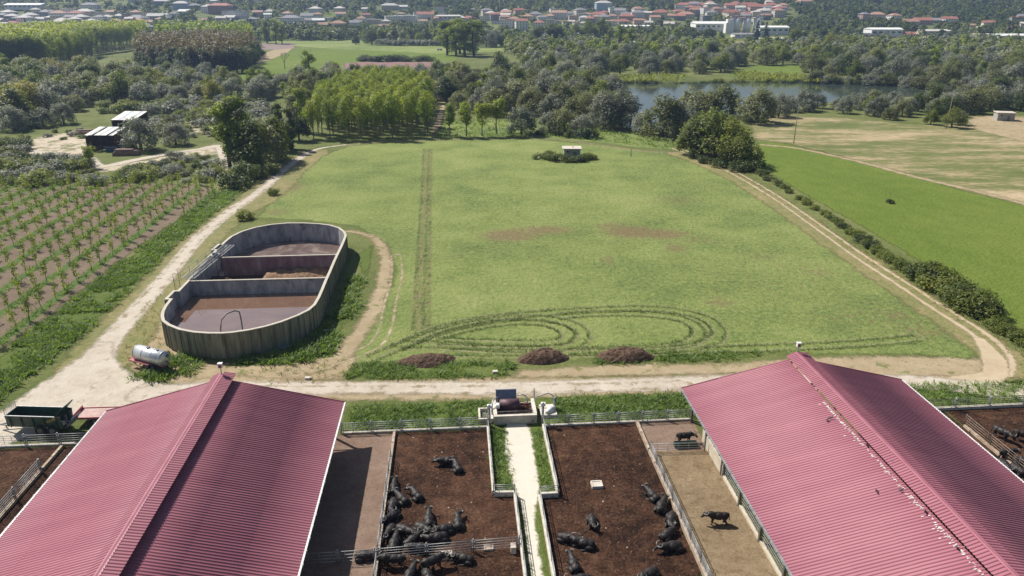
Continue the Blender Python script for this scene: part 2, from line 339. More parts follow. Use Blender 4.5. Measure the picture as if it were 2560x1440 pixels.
lane('farm_road', [(360,985),(560,972),(700,972),(860,971),(1050,970),(1240,971),(1450,966),(1710,958),(1900,952),(2280,955),(2420,968),(2600,985)], [2.4,2.0,1.9,1.9,2.0,2.0,2.0,2.4], M_road, .028, .5, .9)
lane('wheel_marks', [(420,990),(560,976),(860,975),(1240,974),(1710,961)], .28, M_tan, .034, .35, .6, gauge=.9)
area('farm_verge', [(430,955),(560,935),(760,945),(900,950),(1300,940),(1700,935),(1900,925),(2300,925),(2480,940),(2600,1000),(2300,985),(1720,985),(1240,1003),(860,1005),(560,985)], M_tan, .010, .8, 1.2)
area('dry_earth', [(1270,938),(1310,922),(1440,914),(1560,908),(1700,905),(1850,906),(2000,890),(2300,888),(2470,895),(2470,945),(2280,945),(1850,938),(1700,940),(1500,946),(1290,948)], M_tan, .016, .7, 1.5)
lane('slurry_track', [(870,578),(925,590),(955,618),(965,668),(950,735),(925,795),(890,845),(855,885),(800,915),(740,935)], [1.0,1.4,1.5,1.6,1.6,1.8,2.0,2.0], M_tan, .014, .5, 1.2)
lane('slurry_track_ruts', [(990,640),(992,690),(975,760),(965,815),(940,860),(890,885),(820,908),(740,932)], .3, M_rut, .020, .3, .5, gauge=.9)
# --- tractor lines in the meadow
for k in range(4):
    lane('tyre_track', [(1059+k*6.6,372),(1054+k*7.6,480),(1046+k*9.6,600),(1040+k*10.8,700),(1032+k*13.5,825)], .5, M_worn, .020, .4, .9)
LOOPS = [[(925,893),(1000,862),(1080,826),(1200,797),(1350,781),(1500,772),(1610,769),(1700,777),(1770,797),(1802,828),(1790,852),(1730,872),(1640,880),(1500,884),(1300,886),(1120,884)],
 [(985,868),(1080,832),(1180,806),(1290,792),(1380,797),(1440,813),(1463,838),(1440,864),(1370,876),(1250,876),(1100,866),(1000,866)],
 [(1405,788),(1480,782),(1590,782),(1690,792),(1742,815),(1752,838),(1722,862),(1660,872),(1560,878),(1420,882)],
 [(1080,842),(1180,816),(1280,803),(1360,805),(1412,822),(1425,842),(1400,858),(1320,863),(1200,860),(1090,856)],
 [(1760,872),(1900,868),(2050,862),(2200,852),(2290,842)]]
for i, l in enumerate(LOOPS): lane('tyre_track', l, .42, M_track, .024+.004*i, .3, .6, gauge=.95)
lane('tyre_track', [(900,640),(1090,640),(1300,615),(1500,605),(1800,597),(2000,592)], .22, M_track, .016, .5, .4, gauge=.9)
# --- left: orchard, scrub yard, fields beyond
ROWD = np.array(G(590,520))-np.array(G(330,790)); ROWD /= np.hypot(*ROWD); ROWN = np.array([-ROWD[1], ROWD[0]])
ORCH = [(-200,1000),(0,880),(150,775),(300,655),(430,565),(548,480),(520,462),(380,458),(180,458),(0,462),(-220,470)]
O0 = np.array(G(330,655)); ROW = 5.4
def green_rows(x, y):
    d = (x-O0[0])*ROWN[0]+(y-O0[1])*ROWN[1]; k = np.abs((d/ROW) % 1-.5)*2      # 1 on a row
    far = np.clip((d-28)/30, 0, .62)
    return np.clip((k-.5)*3.6-.15, -.15, 1.15)+far*.8
area('orchard', ORCH, M_soil, .006, .8, 1.5, {'green': green_rows})
area('grass_strip', [(-150,1090),(0,1000),(120,900),(230,812),(330,712),(440,605),(560,512),(600,475),(560,470),(430,568),(300,660),(150,782),(0,890),(-150,985)], M_rough, .010, 1, 1.5)
area('sand_yard', [(40,385),(55,350),(130,335),(235,325),(250,350),(225,372),(210,405),(240,420),(330,405),(440,383),(500,372),(548,350),(552,385),(470,398),(350,412),(270,432),(215,428),(190,395),(120,388)], M_sand, .008, 1.2, 2.5)
lane('sand_path', [(30,372),(130,385),(215,393),(250,416),(336,400),(437,381),(500,373),(548,366),(563,405),(540,437)], 2.2, M_road, .012, .7, 1.6)
area('sand_yard', [(455,318),(470,298),(500,310),(540,325),(535,345),(490,335)], M_sand, .010, 1.2, 2.5)
area('pale_field', [(610,152),(690,122),(735,118),(720,132),(650,160),(600,172)], M_tan, .010, 3, 4)
area('green_field', [(575,196),(615,168),(650,150),(700,132),(745,122),(900,116),(1150,118),(1145,150),(1000,160),(870,160),(780,175),(700,185),(640,200)], M_lush, .006, 4, 4)
area('meadow', [(640,108),(740,95),(900,100),(1130,105),(1300,115),(1560,118),(1500,130),(1150,130),(1100,135),(800,120)], M_meadow, .010, 5, 4, {'bare': lambda x, y: x*0})
area('ploughed_field', [(634,109),(735,107),(738,120),(690,124),(640,124)], M_plough, .014, 4, 3)
area('red_field', [(860,158),(930,153),(1080,155),(1080,176),(950,176),(860,172)], M_red, .014, 3, 3)
area('green_field', [(770,98),(800,76),(930,74),(900,97)], M_lush, .014, 6, 5)
area('green_field', [(1275,100),(1285,78),(1330,78),(1320,118),(1300,125)], M_lush, .014, 6, 5)
area('grass_bank', [(1822,192),(1830,176),(1900,164),(2010,160),(2010,178),(1960,194)], M_lush, .010, 3, 3)
area('grass_bank', [(1480,196),(1500,188),(1640,184),(1720,186),(1720,196),(1560,198)], M_rough, .010, 3, 3)
area('stubble_field', [(1760,120),(1770,103),(1900,102),(1890,119)], M_verge, .010, 4, 4)
area('stubble_field', [(1405,182),(1418,170),(1450,170),(1450,184)], M_tan, .010, 3, 3)
area('wood_floor', [(1085,248),(1090,228),(1190,222),(1195,244)], M_tan, .010, 2, 2)
lane('wood_track', [(1085,330),(1098,300),(1105,270),(1110,245)], 1.6, M_tan, .012, 1, 1.5)
area('grass_clearing', [(1090,345),(1110,300),(1250,300),(1420,310),(1560,330),(1660,345),(1700,375),(1600,370),(1480,355),(1330,342)], M_meadow, .006, 2, 2, {'bare': lambda x, y: x*0+.12})
# --- pens and paths between the two barns (farm frame u, v)
def pen(name, uv, mat, z, cell=.6, margin=.5): return area(name, [W(*p) for p in uv], mat, z, cell, margin, world=True)
pen('pen_ground', [(-7.75,71.2),(3,71.2),(3,59),(5,59),(5,30),(-7.75,30)], M_mud, .008)
pen('pen_ground', [(9,71.2),(19.8,71.2),(19.8,30),(7,30),(7,58.6),(9,58.6)], M_mud, .008)
pen('pen_ground', [(-75,71.3),(-43.4,71.3),(-43.4,30),(-75,30)], M_mud, .008)
pen('pen_ground', [(56.7,71.2),(95,71.2),(95,30),(56.7,30)], M_mud, .008)
pen('apron', [(-36,71.2),(-43.4,71.2),(-43.4,30),(-36,30)], M_mud, .010)
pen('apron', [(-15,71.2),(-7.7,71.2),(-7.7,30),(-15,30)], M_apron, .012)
pen('apron', [(19.8,71.2),(26.4,71.2),(26.4,30),(19.8,30)], M_pale_mud, .012)
pen('apron', [(49,71.2),(56.7,71.2),(56.7,30),(49,30)], M_mud, .010)
pen('pen_ground', [(20,71),(26,71),(26,65),(20,65.5)], M_apron, .016)
pen('verge', [(2.9,72),(9,72),(9,58.6),(7.2,58.4),(7.2,30),(4.7,30),(4.7,59),(2.9,59)], M_rough, .010)
lane('path', [W(*p) for p in [(6.1,72),(6.0,70),(5.9,66),(6.05,62),(6.1,59),(5.9,56),(5.8,50),(5.75,30)]], [1.2,1.6,1.7,1.55,1.2,.62,.6,.55], M_path, .016, .25, .7, world=True)
pen('roadside_grass', [(-14,77.5),(4,77.8),(30,77.5),(30,71.3),(9,71.3),(3,71.3),(-14,71.3)], M_rough, .012)
pen('roadside_grass', [(50,78),(95,77),(95,71.4),(50,71.4)], M_rough, .012)
area('roadside_grass', [(860,945),(880,915),(960,905),(1280,905),(1280,922),(1250,945),(1000,950)], M_rough, .018, .8, 1.5)
area('roadside_grass', [(1480,912),(1500,892),(1900,878),(1900,896),(1640,906)], M_rough, .022, .8, 1.5)
area('roadside_grass', [(560,920),(600,890),(760,880),(850,800),(905,690),(890,640),(940,600),(920,700),(880,790),(840,850),(830,895),(700,915)], M_rough, .018, .8, 1.5)
# ------------------------------------------------------------------ materials of built things
M_roof = surf('red_sheet_roof', [(.2,(.285,.092,.125)),(.5,(.325,.115,.148)),(.8,(.37,.142,.175))], .45, 5, .6, 0, .4, stretch=(.2,1.6,.3), second=(3,.66,(.44,.22,.245),(.25,2,.5)))
M_roof2 = surf('ridge_sheet', [(.3,(.33,.115,.145)),(.7,(.40,.155,.19))], .6, 3, .4, 0, .5)
M_galv = surf('galvanised_steel', [(.3,(.24,.25,.26)),(.7,(.42,.42,.41))], 2, 3, .5, .4, .4)
M_oldsteel = surf('weathered_steel', [(.3,(.10,.095,.09)),(.7,(.22,.21,.19))], 3, 4, .55, .3, .4)
M_conc = surf('concrete', [(.3,(.30,.28,.25)),(.5,(.42,.39,.34)),(.7,(.52,.49,.43))], 1.4, 5, .85, bump=(6,.02), second=(.8,.60,(.20,.18,.15)))
M_kerb = surf('pale_kerb', [(.3,(.45,.40,.33)),(.5,(.60,.55,.47)),(.7,(.68,.63,.55))], 1.6, 5, .85, bump=(6,.02), second=(1.3,.63,(.25,.19,.14)))
M_kerb2 = surf('dirty_kerb', [(.3,(.28,.20,.14)),(.5,(.40,.31,.23)),(.7,(.50,.42,.33))], 1.6, 5, .85, bump=(6,.02), second=(1.3,.60,(.14,.09,.06)))
M_cream = surf('cream_render', [(.3,(.46,.40,.30)),(.7,(.60,.54,.43))], 1.2, 4, .85, second=(1.5,.66,(.3,.22,.14)))
M_tankout = surf('streaked_concrete', [(.3,(.12,.12,.08)),(.5,(.23,.22,.155)),(.7,(.34,.33,.26))], 1.1, 5, .9, bump=(3,.03), stretch=(1.6,1.6,.18), second=(1.5,.56,(.10,.095,.06),(1.8,1.8,.12)))
M_tankin = surf('stained_tank_wall', [(.3,(.17,.17,.18)),(.5,(.29,.29,.30)),(.7,(.42,.42,.41))], .8, 5, .8, stretch=(1.2,1.2,.5), second=(.7,.58,(.11,.10,.10),(1,1,.5)))
M_tankred = surf('red_stained_wall', [(.3,(.20,.11,.12)),(.5,(.28,.16,.17)),(.7,(.36,.29,.29))], .7, 4, .8, stretch=(1,1,.6))
M_rim = surf('tank_rim', [(.3,(.42,.38,.31)),(.7,(.56,.51,.43))], 2, 4, .85)
M_green = surf('green_paint', [(.3,(.016,.045,.028)),(.7,(.035,.085,.055))], 1.5, 4, .45, 0, .5, second=(4,.62,(.07,.06,.04)))
M_redp = surf('faded_red_paint', [(.3,(.36,.08,.09)),(.7,(.50,.17,.18))], 1.5, 4, .5, 0, .4, second=(3,.63,(.25,.12,.08)))
M_rubber = surf('rubber', [(.3,(.02,.02,.021)),(.7,(.05,.047,.044))], 3, 3, .9)
M_hub = surf('wheel_rim', [(.3,(.13,.13,.12)),(.7,(.22,.21,.2))], 3, 3, .6)
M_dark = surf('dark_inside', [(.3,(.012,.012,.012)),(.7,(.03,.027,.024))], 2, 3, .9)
M_bluegrey = surf('blue_grey_plate', [(.3,(.13,.16,.22)),(.7,(.24,.28,.35))], 2, 4, .45, .2, .5)
M_maroon = surf('rusted_tank', [(.3,(.07,.035,.045)),(.7,(.16,.09,.10))], 1.5, 5, .55, .1)
M_white = surf('white_plastic', [(.3,(.62,.62,.60)),(.7,(.76,.75,.72))], 2, 3, .5)
M_tin = surf('pale_sheet_roof', [(.3,(.62,.60,.56)),(.7,(.76,.74,.69))], .7, 4, .6, 0, .3, stretch=(1.5,.3,1))
M_tin2 = surf('grey_roof_sheet', [(.3,(.34,.36,.38)),(.7,(.46,.48,.50))], .9, 4, .55, 0, .3)
M_wood = surf('weathered_boards', [(.3,(.06,.045,.035)),(.7,(.15,.11,.085))], 2.5, 4, .85, stretch=(3,3,.4))
M_timber = surf('stacked_timber', [(.3,(.12,.07,.055)),(.7,(.28,.19,.15))], 3, 4, .85, stretch=(.4,2,3))
M_bluebin = surf('blue_steel_bin', [(.3,(.03,.06,.12)),(.7,(.06,.11,.20))], 2, 4, .5)
M_stone = surf('grey_block_wall', [(.3,(.28,.27,.25)),(.7,(.40,.385,.35))], 1.2, 4, .9, second=(2,.6,(.2,.18,.16)))
M_slab = surf('pale_slab', [(.3,(.48,.42,.36)),(.7,(.64,.58,.5))], 1.5, 4, .85)
M_manure = surf('manure', [(.3,(.05,.030,.019)),(.5,(.105,.062,.040)),(.7,(.19,.12,.08))], 3.0, 6, .95, bump=(2.2,.45))
M_crust = surf('straw_crust', [(.3,(.16,.09,.055)),(.5,(.28,.17,.10)),(.7,(.40,.27,.17))], 2, 5, .95, bump=(2.5,.2))
M_hide = surf('buffalo_hide', [(.3,(.013,.011,.010)),(.55,(.027,.022,.020)),(.75,(.052,.040,.033))], 2.6, 5, .55, 0, .32, bump=(14,.012))
M_brownhide = surf('brown_buffalo_hide', [(.3,(.014,.010,.008)),(.55,(.030,.019,.014)),(.75,(.06,.038,.026))], 2.2, 4, .6, 0, .35, bump=(14,.012))
M_horn = surf('horn', [(.3,(.14,.13,.115)),(.7,(.28,.26,.23))], 6, 3, .45)
M_glass = surf('window_glass', [(.3,(.02,.025,.03)),(.7,(.05,.06,.07))], 1, 2, .15, 0, .6)
def slurry(name, cols, rough):
    m, N, L = new_mat(name); co = coords(N, L, False); b = N.new('ShaderNodeBsdfPrincipled')
    L.new(ramp(N, L, noise(N, L, co, .16, 4, .6, 1.5), cols), b.inputs['Base Color']); b.inputs['IOR'].default_value = 3.2; b.inputs['Specular IOR Level'].default_value = .5
    L.new(mth(N, L, 'MULTIPLY_ADD', noise(N, L, co, .12, 3), .16, rough), b.inputs['Roughness'])
    o = N.new('ShaderNodeOutputMaterial'); L.new(b.outputs[0], o.inputs[0]); return m
M_slurry = slurry('slurry_liquid', [(.3,(.15,.085,.055)),(.55,(.20,.115,.075)),(.8,(.26,.17,.12))], -.06)
M_slurry2 = slurry('slurry_crust', [(.3,(.10,.06,.05)),(.48,(.16,.11,.095)),(.62,(.30,.23,.19)),(.8,(.40,.32,.26))], .12)
# ------------------------------------------------------------------ barns
def barn(name, label, u0, u1, v1, v0=-4.0, sensor=True):
    mid = (u0+u1)/2; he, hr = 4.3, 7.6; cw = 1.25
    B = thing('cattle_barn', label, 'barn', (*W(mid, v0), 0), RZ, 'red roofed cattle barns'); LEN = v1-v0; hw = (u1-u0)/2
    def zr(a): return he+(hr-he)*(1-a/hw)
    for s in (-1, 1):
        n = int(LEN/.32); prof = []
        for i in range(n):
            y = i*.32; prof += [(y, 0), (y+.205, 0), (y+.225, .055), (y+.29, .055)]
        prof.append((LEN, 0)); steps = [(.95, 0), (hw*.36, .004), (hw*.362, -.03), (hw*.68, -.026), (hw*.682, -.06), (hw, -.06)]
        V = []; nn = len(prof)
        for a, dz in steps: V += [(s*a, y, zr(a)+h+dz+.01*math.sin(y*.35+a)) for y, h in prof]
        Fq = []
        for k in range(len(steps)-1):
            for i in range(nn-1):
                q = (k*nn+i, k*nn+i+1, (k+1)*nn+i+1, (k+1)*nn+i); Fq.append(q if s < 0 else q[::-1])
        link('roof_slope', mesh_np('roof_slope', V, Fq, M_roof), B)
        c = MB(); zc = hr+.62
        prof2 = [(0, 0), (.5, 0), (.52, .04), (.57, .04)]; ys = []
        y = 0
        while y < LEN+.2: ys += [(y, 0), (y+.20, 0), (y+.215, .06), (y+.29, .06)]; y += .32
        V = [(s*a, y, zc-(a*(.44 if s < 0 else .20))+h) for a in (.16, cw+.12*s) for y, h in ys]; nn = len(ys)
        Fq = [((i, i+1, nn+i+1, nn+i) if s < 0 else (nn+i, nn+i+1, i+1, i)) for i in range(nn-1)]
        link('ridge_vent_sheet', mesh_np('ridge_vent_sheet', V, Fq, M_roof), B)
        g = MB(); e = hw+.08
        g.box((s*e, LEN/2, he-.10), (.16, LEN, .13)); 
        for i in range(int(LEN/1.5)): g.box((s*(e+.02), .7+i*1.5, he-.1), (.24, .06, .17))
        g.build('gutter', M_white if s > 0 else M_galv, B)
        for i in range(int(LEN/5)+1):
            y = LEN-.4-i*5.0
            p = MB(); p.box((s*(hw-1.35), y, he/2+.1), (.22, .26, he+.2)); p.beam((s*(hw-1.35), y, he-.9), (s*(hw-.2), y, he-.08), .09); p.build('post', M_oldsteel, B)
            if y < 1: break
        r = MB()
        for hh in (.45, .75, 1.05, 1.35): r.tube([(s*(hw-1.5), 0, hh), (s*(hw-1.5), LEN-11, hh)], .028, 6)
        y = 1.0
        while y < LEN-11: r.box((s*(hw-1.5), y, .75), (.05, .05, 1.4)); y += 2.5
        r.build('side_rail', M_galv, B)
        wl = MB(); wl.box((s*(hw-1.42), LEN-7.5, .75), (.2, 6.4, 1.5)); wl.box((s*(hw-1.42), (LEN-11)/2, .14), (.25, LEN-11, .28)); wl.build('side_wall', M_cream, B)
    c = MB()
    for k, (a, dz) in enumerate(((.34, -.03), (.14, .05))): pass
    c.add([(-.22,0,hr+.61),(-.08,0,hr+.66),(.08,0,hr+.61),(.22,0,hr+.61),(-.22,LEN+.2,hr+.61),(-.08,LEN+.2,hr+.66),(.08,LEN+.2,hr+.61),(.22,LEN+.2,hr+.61)], [(4,5,1,0),(5,6,2,1),(6,7,3,2),(0,1,2,3),(7,6,5,4)])
    c.build('ridge_cap', M_roof2, B)
    for i in range(int(LEN/5)+1):
        y = LEN-.4-i*5.0
        if y < 0: break
        t = MB()
        for s in (-1, 1): t.beam((s*(hw-.3), y, he-.16), (s*.3, y, hr-.22), .14, .26); t.beam((s*.7, y, hr-.3), (s*.7, y, hr+.33), .08)
        t.beam((-(hw-1.35), y, he-.2), (hw-1.35, y, he-.2), .1, .16); t.beam((0, y, he-.2), (0, y, hr-.3), .1)
        t.build('roof_truss', M_oldsteel, B)
    fl = MB(); fl.box((0, LEN/2, .02), (2*hw-2.5, LEN-.2, .08)); fl.build('floor', M_apron, B)
    tr = MB()
    for s in (-1, 1): tr.beam((s*(hw+.05), LEN+.02, he-.02), (s*cw*.5, LEN+.02, zr(cw*.5)), .05, .14)
    tr.build('gable_trim', M_roof2, B)
    if sensor:
        p = MB(); p.tube([(0, LEN+.05, hr-.3), (0, LEN+.05, hr+1.35)], .05, 8)
        p.build('sensor_pole', M_galv, B)
        p = MB(); p.box((0, LEN+.05, hr+1.6), (.42, .34, .46)); p.box((0, LEN+.05, hr+1.86), (.5, .42, .06)); p.box((0, LEN-.14, hr+1.58), (.26, .05, .28), mi=1)
        p.build('sensor_box', [M_white, M_glass], B)
    return B
BL = barn('barn', 'barn with plain pink-red sheet roof beside the green spreader and slurry tank', -38.0, -12.95, 71.0)
BR = barn('barn', 'barn with pink-red roof carrying white droppings and birds, beside the sandy apron', 24.7, 50.6, 71.2)
# droppings on the right roof below the vent, and birds on it
mid = 37.65; sl_ = 3.3/12.95
def roofpt(u, v, dz=0.0): a = abs(u-mid); return (*W(u, v), 4.3+3.3*(1-a/12.95)+dz)
dm = surf('droppings', [(.3,(.55,.53,.48)),(.7,(.72,.70,.66))], 4, 3, .9)
d = MB()
for i in range(300):
    v = 62-30*R.random(); u = mid-1.2-abs(R.gauss(0, .10 if R.random() < .9 else .3)); rr = R.uniform(.03, .08); ll = R.uniform(.06, .28)
    P = [roofpt(u-ll*k, v+dy*rr, .052) for k, dy in ((0, -.6), (0, .6), (.6, .8), (1, 0), (.6, -.8))]
    d.add([(p[0]-W(mid,-4)[0], p[1]-W(mid,-4)[1], p[2]) for p in P], [(0,1,2,3,4)])
o = d.build('dropping_stains', dm, BR); o.rotation_euler.z = -RZ; o['kind'] = 'stuff'
def bird(loc, rz, col, label):
    b = thing('bird', label, 'bird', loc, rz, 'birds on the right barn roof')
    m = MB(); m.tube([(-.22,0,.10),(-.14,0,.13),(-.02,0,.16),(.08,0,.20),(.14,0,.27),(.2,0,.28),(.27,0,.27)], [.01,.05,.085,.075,.045,.04,.008], 7)
    for s in (-1, 1): m.add([(.06,s*.07,.2),(-.05,s*.1,.19),(-.26,s*.05,.13),(-.02,s*.06,.12)], [(0,1,2,3)]); m.tube([(0,s*.03,.09),(0,s*.03,0)], .008, 4)
    m.build('bird_body', col, b)
M_bird = surf('grey_feathers', [(.3,(.05,.05,.055)),(.7,(.12,.12,.13))], 8, 3, .7); M_bird2 = surf('white_feathers', [(.3,(.55,.55,.53)),(.7,(.7,.7,.68))], 8, 3, .7)
for (px, py, lab) in ((2076,1048,'dark bird on the lit roof side, topmost on the barn roof'),(2068,1052,'dark bird just below the topmost one on the lit roof side'),(2166,1115,'dark bird against the upper vent line of the right barn'),(2190,1230,'dark bird alone in the middle of the lit roof side'),(2252,1229,'dark bird close to the droppings, middle of the roof'),(2312,1282,'grey bird at the white droppings along the vent'),(2390,1371,'lowest dark bird beside the white droppings')):
    z = 6.9
    for _ in range(6):
        x, y = G(px, py, z); u = x*math.cos(AL)-y*math.sin(AL); z = 4.3+3.3*(1-abs(u-mid)/12.95)+.05
    bird((x, y, z), R.uniform(0, 6.3), M_bird, lab)
z = 6.5
for _ in range(6):
    x, y = G(2222, 1094, z); u = x*math.cos(AL)-y*math.sin(AL); z = 4.3+3.3*(1-abs(u-mid)/12.95)+.05
bird((x, y, z), 1.0, M_bird2, 'single white bird on the darker slope of the right barn')
# ------------------------------------------------------------------ fences
def fence(label, p0, p1, n, h=1.25, rails=5, kerb=None, kmat=None, z0=0.0, mat=None, posth=1.45, double=True, name='pen_fence', up=4, cat='fence', group='pen fences of the farmyard', rr=.027, tags=None):
    x0, y0 = W(*p0); x1, y1 = W(*p1); LEN = math.hypot(x1-x0, y1-y0); mat = mat or M_galv
    f = thing(name, label, cat, (x0, y0, 0), math.atan2(y1-y0, x1-x0), group)
    if kerb: MB().box((LEN/2, 0, kerb[1]/2), (LEN, kerb[0], kerb[1])).build('kerb', kmat or M_kerb, f); z0 = kerb[1]*.55
    st = LEN/n
    for i in range(n+1):
        p = MB(); x = i*st
        if double:
            for dx in (-.16, .16): p.tube([(x+dx, 0, 0), (x+dx, 0, z0+posth-.12)], .035, 7)
            p.tube([(x, 0, 0), (x, 0, z0+posth)], .06, 8); p.box((x, 0, z0+posth*.75), (.36, .09, .06)); p.box((x, 0, z0+posth*.35), (.36, .09, .06))
        else: p.tube([(x, 0, 0), (x, 0, z0+posth)], .05, 7)
        p.build('post', M_oldsteel if not double else M_galv, f)
    for i in range(n):
        a, b = i*st+.1, (i+1)*st-.1; r = MB()
        for k in range(rails):
            zz = z0+.18+(h-.18)*k/(rails-1); r.tube([(a, 0, zz), (b, 0, zz)], rr if k < rails-1 else rr*1.35, 6)
        for k in range(up): x = a+(b-a)*(k+.5)/up; r.tube([(x, 0, z0+.16), (x, 0, z0+h)], rr*.8, 5)
        r.build('rail_panel', mat, f)
    return f
def kerb(label, p0, p1, wd, h, mat, name='kerb_wall'):
    x0, y0 = W(*p0); x1, y1 = W(*p1); LEN = math.hypot(x1-x0, y1-y0)
    m = MB(); n = max(2, int(LEN/2.4))
    for i in range(n): m.box(((i+.5)*LEN/n, R.uniform(-.012, .012), h/2+R.uniform(-.012, .012)), (LEN/n-.02, wd, h))
    o = m.build(name, mat, None, (x0, y0, 0), math.atan2(y1-y0, x1-x0)); return tag(o, label, 'kerb wall')
fence('galvanised pen fence on a pale kerb from the left barn to the separator pit', (-13.6,71.35), (2.85,71.45), 5, kerb=(.3,.22))
fence('galvanised pen fence on a pale kerb from the separator pit to the right barn', (9.0,71.2), (26.2,71.3), 6, kerb=(.3,.22))
fence('galvanised pen fence in front of the green spreader trailer', (-72,71.6), (-36.9,71.5), 10, kerb=(.3,.2))
fence('thin grey pen fence with a pale kerb in the far pen beyond the right barn', (49.4,71.1), (88,71.6), 9, kerb=(.35,.35), mat=M_oldsteel)
fence('white kerb with rails on the left of the limestone path, upper stretch', (2.72,71.0), (2.72,59.2), 4, h=1.0, rails=4, kerb=(.3,.55), double=False, posth=1.1)
fence('short white kerb with a small gate at the path narrowing, left', (2.72,59.1), (4.75,59.0), 1, h=1.0, rails=5, kerb=(.3,.5), double=False, posth=1.1, up=0)
fence('white kerb with rails on the left of the limestone path, lower stretch', (4.78,58.8), (4.78,34), 8, h=1.0, rails=4, kerb=(.3,.55), double=False, posth=1.1)
fence('white kerb with rails on the right of the limestone path, upper stretch', (8.98,70.9), (8.98,58.7), 4, h=1.0, rails=4, kerb=(.3,.55), double=False, posth=1.1)
fence('short white kerb with a small gate at the path narrowing, right', (7.2,58.5), (8.98,58.55), 1, h=1.0, rails=5, kerb=(.3,.5), double=False, posth=1.1, up=0)
fence('white kerb with rails on the right of the limestone path, lower stretch', (7.15,58.3), (7.15,34), 8, h=1.0, rails=4, kerb=(.3,.55), double=False, posth=1.1)
kerb('bare brown kerb between the left feed apron and the dark pen, by the far fence', (-7.75,71.1), (-7.75,66.1), .28, .42, M_kerb2)
fence('railed kerb between the shaded apron and the dark pen with the buffalo herd', (-7.75,66), (-7.75,51.3), 5, h=1.15, rails=5, kerb=(.3,.42), kmat=M_kerb2, double=False, posth=1.25)
fence('railed kerb of the apron below the cross fence at the picture foot', (-7.75,50.6), (-7.75,34), 6, h=1.1, rails=5, kerb=(.3,.42), kmat=M_kerb2, double=False, posth=1.2)
fence('cross fence over the dark pen in front of the packed buffalo', (-7.6,51.0), (4.6,51.6), 3, h=1.25, rails=5, up=4)
fence('cross fence over the shaded apron beside the left barn', (-14.2,50.9), (-7.95,51.0), 2, h=1.2, rails=4, up=3)
kerb('bare brown kerb between the right pen and the apron, by the far fence', (19.75,71.0), (19.75,65.4), .28, .42, M_kerb2)
fence('long railed kerb between the right dark pen and the sandy apron', (19.75,65.2), (19.9,34), 11, h=1.2, rails=5, kerb=(.3,.45), kmat=M_kerb2, double=False, posth=1.3)
fence('pipe gate across the sandy apron near the standing buffalo', (19.9,65.2), (25.7,65.0), 1, h=1.05, rails=4, double=False, up=5, name='pipe_gate', cat='gate')
fence('steep railed fence beside the left barn in the left dark pen', (-43.4,66.5), (-43.4,34), 7, h=1.35, rails=6, kerb=(.3,.3), kmat=M_kerb2)
kerb('bare kerb strip between left barn and left dark pen', (-43.4,71.2), (-43.4,66.8), .28, .35, M_kerb2)
fence('rusty railed fence in the far pen beyond the right barn', (56.7,67.5), (56.7,34), 8, h=1.35, rails=5, kerb=(.3,.3), kmat=M_kerb2, double=False, posth=1.5, mat=surf('rusty_pipe', [(.3,(.20,.14,.10)),(.7,(.34,.27,.21))], 3, 4, .6, .2))
def slabthing(name, label, px, py, dx, dy, h, mat, cat='slab', ring=True, rz=RZ):
    x, y = G(px, py); m = MB(); m.box((0,0,h/2), (dx, dy, h), taper=.97)
    if ring:
        for s in (-1, 1): m.box((s*dx*.42,0,h+.03), (dx*.12,dy*.9,.06)); m.box((0,s*dy*.42,h+.03), (dx*.7,dy*.12,.06))
    o = m.build(name, mat, None, (x, y, 0), rz); return tag(o, label, cat)
slabthing('hatch_cover', 'pale square concrete hatch cover in the middle of the right dark pen', 1492, 1214, 1.15, 1.05, .22, M_slab, 'hatch cover')
slabthing('hatch_cover', 'pale concrete hatch cover under the cross fence, left pen', 1117, 1392, 1.0, .9, .25, M_slab, 'hatch cover')
slabthing('hatch_cover', 'small dung-stained hatch frame behind the cross fence near the path', 1222, 1372, .85, .6, .12, M_kerb2, 'hatch cover')
slabthing('gate_block', 'pale concrete block at the cross fence end beside the path', 1283, 1378, .45, .75, .7, M_slab, 'block', False)
slabthing('inspection_slab', 'white slab in the weeds behind the left barn', 770, 948, .7, .5, .3, M_slab, 'slab', False)
slabthing('inspection_slab', 'white slab at the road edge behind the separator pit', 1238, 933, .7, .5, .35, M_slab, 'slab', False)
slabthing('inspection_slab', 'pale slab in the tank shadow on the right of the slurry tank', 815, 830, .9, .6, .3, M_slab, 'slab', False)
# water trough of the apron gate
t = thing('water_trough', 'long dark water trough beside the pipe gate', 'trough', (*W(23.9,66.0), 0), RZ)
m = MB(); m.box((0,-.27,.33), (2.5,.06,.5)); m.box((0,.27,.33), (2.5,.06,.5)); m.box((-1.22,0,.33), (.06,.48,.5)); m.box((1.22,0,.33), (.06,.48,.5)); m.box((0,0,.1), (2.4,.46,.06)); m.build('trough_shell', M_green, t)
MB().box((0,0,.47), (2.36,.46,.04)).build('trough_water', M_water, t)
